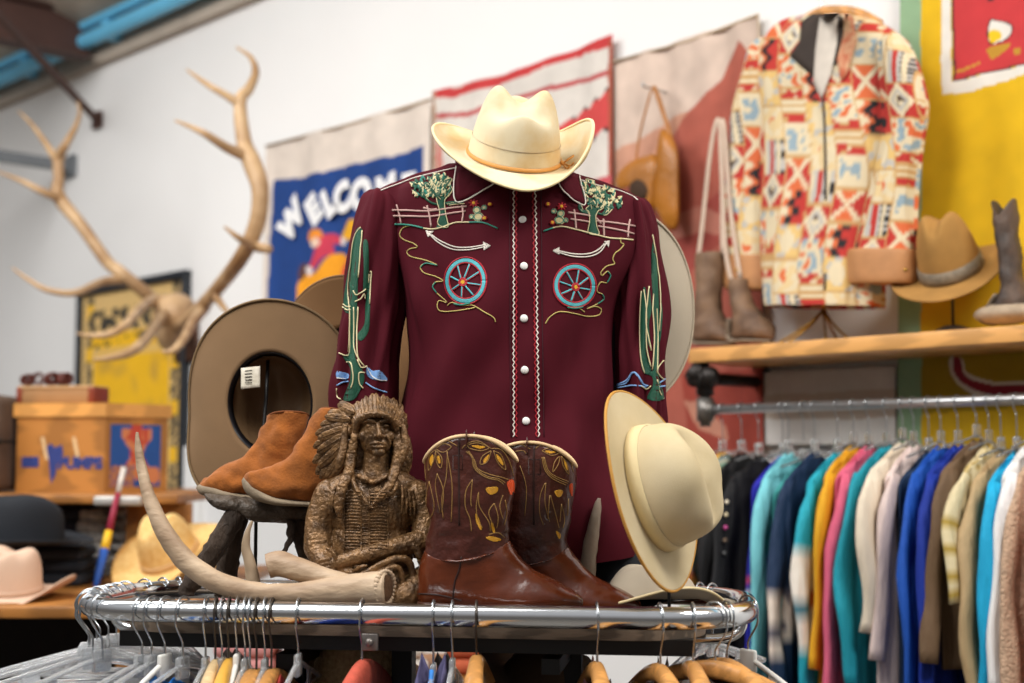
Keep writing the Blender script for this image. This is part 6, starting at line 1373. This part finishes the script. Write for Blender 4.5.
def hang(px, kind, lbl, stem=.03, yaw=0.0, back=False, wr=.0019, m_=None, rr=.024, grp='hangers on the oval rack', pn=None, low=0.0):
    c, N_ = pn or (pos_on(px, back)); D = Matrix.Rotation(yaw, 3, 'Z')@N_
    t = thing('clothes_hanger', lbl, 'hanger', c, 0, grp)
    g, e_ = hook_g(c+V((0, 0, .0)), D, rr, stem+low, wr)
    obj('hook', g, m_ or M('hanger_steel', '#b7bcc0', .25, metal=.95, var=.1, bump=0), t)
    if kind == 'wood': wood_hanger(t, e_+V((0, 0, .014)), D, hwood)
    elif kind == 'cream': wood_hanger(t, e_+V((0, 0, .014)), D, woodc, .2, .012)
    elif kind == 'yellow': wood_hanger(t, e_+V((0, 0, .014)), D, M('yellow_hanger_wood', '#d9a544', .45, wood=5), .2, .012)
    elif kind == 'white': clear_hanger(t, e_+V((0, 0, .010)), D, whp, .12)
    elif kind == 'pad': wood_hanger(t, e_+V((0, 0, .016)), D, M('coral_padding', '#b9503c', .8, var=.25, scale=60, bump=.5), .19, .018, .05, .2, .05)
    elif kind == 'clear': clear_hanger(t, e_+V((0, 0, .012)), D)
    return t, e_, D
L0 = rw(-HL, 0, RZ)
for k in range(8):      # the bunch on the left end curve
    f = k/7; ang_ = math.radians(200-62*f); cx, cy = -HL+HR, HD-HR
    if k < 3: x, y, N_ = -HL, -.03+.035*k, (-rh+rn*.15)
    else:
        a_ = math.radians(180-(k-3)*14); x, y = cx+HR*math.cos(a_), cy+HR*math.sin(a_); N_ = rh*math.cos(a_)+rn*math.sin(a_)
    hang(0, 'clear', 'clear plastic hanger in the tight bunch on the left end curve of the oval rack', .045, .10*math.sin(k*2)-.05, pn=(rw(x, y, RZ), N_.normalized()), grp='clear hangers bunched on the left end')
FR = [(143, 'clear', 'clear plastic hanger on the front rail, first after the left bunch', .05, -.3), (153, 'clear', 'clear plastic hanger on the front rail, second after the left bunch', .05, -.25), (166, 'white', 'white plastic hanger with a blue satin blouse on it', .045, -.2), (184, 'clear', 'clear plastic hanger just right of the one with the blue satin blouse', .055, -.2),
      (216, 'cream', 'cream wooden hanger at the left of the tight front cluster', .045, .2), (229, 'yellow', 'yellow wooden hanger between cream and white ones', .042, .2), (238, 'white', 'white plastic hanger touching the yellow wooden one', .040, .2), (250, 'wood', 'wooden hanger under the left coral blouse', .07, .15), (258, 'wood', 'wooden hanger under the middle coral blouse', .07, .12), (272, 'wood', 'wooden hanger under the right red coral blouse', .068, .1),
      (299, 'clear', 'clear plastic hanger with a cobalt collar, left of the padded hanger', .04, .1), (362, 'pad', 'coral padded fabric hanger on the front rail', .042, .05), (434, 'clear', 'steel hanger carrying the purple tie dyed denim shirt', .06, .1), (452, 'clear', 'clear plastic hanger right beside the tie dyed denim shirt', .045, .1),
      (477, 'wood', 'light wooden hanger in front of the left boot heel, narrow view', .020, .12), (597, 'wood', 'wooden hanger below the toe of the front boot', .032, .16), (660, 'wood', 'wooden hanger below the toe of the rear boot', .034, .2), (715, 'wood', 'wooden hanger with split grain near the right end of the rack', .030, .22), (748, 'white', 'white plastic hanger with a round hole at the right end', .036, -.75)]
saved = {}
for px, kd, lbl, stem, yaw in FR:
    saved[px] = hang(px, kd, lbl, stem, yaw, m_=M('dark_steel', '#5c5650', .35, metal=.9, bump=0) if px in (216, 229, 258, 272, 477) else None)
for px, w_ in ((125, 'leftmost'), (145, 'second from left'), (163, 'third from left'), (178, 'fourth from left'), (700, 'left of two at right'), (712, 'right of two at right')):
    hang(px, 'clear', 'clear hanger on the far rail of the oval rack, '+w_, .05, .1, back=True)
for k in range(2):
    a_ = math.radians(66-26*k); x, y = HL-HR+HR*math.cos(a_), HD-HR+HR*math.sin(a_); N_ = rh*math.cos(a_)+rn*math.sin(a_)
    hang(0, 'wood', 'broad wooden hanger on the right end curve of the rack, '+('nearer the viewer', 'further round')[k], .028, -.25-.15*k, pn=(rw(x, y, RZ), N_.normalized()))
for px, w_ in ((206, 'leftmost of the cluster'), (222, 'beside the yellow wooden one'), (245, 'beside the left coral blouse'), (265, 'between the two coral blouses')):
    hang(px, 'clear', 'slim clear hanger on the front rail, '+w_, .055, .15)
def worn(px, nm, lbl, ct_, cl, L_=.6, hw=.2, th_=.02, slv=.0, dz=.012, sd=0, m_=None, neck=.05, drop=.05):
    _, e_, D = saved[px]; t = thing(nm, lbl, ct_, e_-V((0, 0, dz)), 0, None); T_ = V((-D.y, D.x, 0))
    garment(t, e_-V((0, 0, dz)), D, T_, L_, cst(cl), hw, hw+.02, th_, slv, sd, m_, neck, drop); return t
worn(166, 'satin_blouse', 'bright blue satin blouse on the white plastic hanger', 'blouse', '#1566b0', dz=.022, sd=1, th_=.03)
worn(258, 'coral_blouse', 'coral orange blouse on the front rail, left of the redder one', 'blouse', '#c9583a', dz=.008, sd=2, th_=.028)
worn(272, 'coral_blouse', 'deep red coral blouse on the front rail beside the orange one', 'blouse', '#b23c34', dz=.0, sd=4, th_=.026)
worn(299, 'cobalt_shirt', 'cobalt blue shirt collar below a clear hanger on the front rail', 'shirt', '#1b3f9c', dz=.030, sd=5)
t = worn(434, 'tie_dye_shirt', 'purple blue tie dyed denim shirt with bright blue edging on the front rail', 'shirt', '#4a4668', dz=-.035, sd=6, th_=.032, m_=None, neck=.03, drop=.07)
_, e_, D = saved[434]; g = G(); g.tube(cat([e_+V((0, 0, .03))-D*.0+D*(.03+.1*k)-V((0, 0, .02+.16*k)) for k in [j/5 for j in range(6)]], 4), .004, 6); obj('blue_edging', g, M('bright_blue_cord', '#2a7fd0', .6), t)
lthr = M('brown_jacket_leather', attr=True, rough=.35, var=.3, scale=20, bump=.4, bscale=50)
worn(597, 'leather_jacket', 'dark plum leather jacket on the wooden hanger below the front boot', 'jacket', '#3a2226', dz=.018, sd=7, th_=.035, m_=lthr)
worn(660, 'leather_jacket', 'dark plum leather jacket on the wooden hanger below the rear boot', 'jacket', '#33201f', dz=.018, sd=8, th_=.035, m_=lthr)
worn(715, 'suede_coat', 'dark brown suede coat on the split grain wooden hanger', 'coat', '#2e1c17', dz=.018, sd=9, th_=.035)
# ---------------------------------------------------------------- camera, light, colour
cd = bpy.data.cameras.new('camera'); cd.lens = 50; cd.sensor_width = 36; cam = bpy.data.objects.new('camera', cd); C.objects.link(cam)
cam.location = CAM; cam.rotation_euler = (PI/2+PITCH, 0, 0); bpy.context.scene.camera = cam
cd.dof.use_dof = True; cd.dof.focus_distance = 2.5; cd.dof.aperture_fstop = 2.4; cd.clip_start = .05
W = bpy.data.worlds.new('world'); bpy.context.scene.world = W; W.use_nodes = True
nt = W.node_tree; bg = nt.nodes['Background']
tcw = nt.nodes.new('ShaderNodeTexCoord'); sx = nt.nodes.new('ShaderNodeSeparateXYZ'); nt.links.new(tcw.outputs['Generated'], sx.inputs[0])
rp = nt.nodes.new('ShaderNodeValToRGB'); nt.links.new(sx.outputs['Z'], rp.inputs[0])
rp.color_ramp.elements[0].position = 0; rp.color_ramp.elements[0].color = (.30, .27, .25, 1)
e_ = rp.color_ramp.elements.new(.14); e_.color = (.9, .9, .9, 1)
rp.color_ramp.elements[1].position = .55; rp.color_ramp.elements[1].color = (1, 1.0, 1.03, 1)
nt.links.new(rp.outputs[0], bg.inputs[0]); bg.inputs[1].default_value = .42
def area(name, loc, target, size, power, color=(1, 1, 1), sy=None):
    l = bpy.data.lights.new(name, 'AREA'); l.energy = power; l.color = color; l.size = size
    if sy: l.shape = 'RECTANGLE'; l.size_y = sy
    o = bpy.data.objects.new(name, l); C.objects.link(o); o.location = loc
    o.rotation_euler = (V(target)-V(loc)).to_track_quat('-Z', 'Y').to_euler(); return o
area('skylight', (-1.5, 1.1, 4.2), (0, 2.7, 1.2), 1.1, 108, (1, .98, .95), 2.2)
area('ceiling_lamp', (1.9, 1.2, 3.9), (1.2, 3.4, 1.5), 1.2, 72, (1, .97, .92), .6)
area('ceiling_lamp', (-3.2, 3.6, 4.6), (-3.0, 6.2, 1.8), 3.0, 190, (1, .99, .98), 2.2)
sc = bpy.context.scene
sc.view_settings.view_transform = 'Standard'; sc.view_settings.look = 'None'; sc.view_settings.gamma = 1; sc.view_settings.exposure = .2; sc.view_settings.use_curve_mapping = False
sc.cycles.max_bounces = 8; sc.cycles.transparent_max_bounces = 12
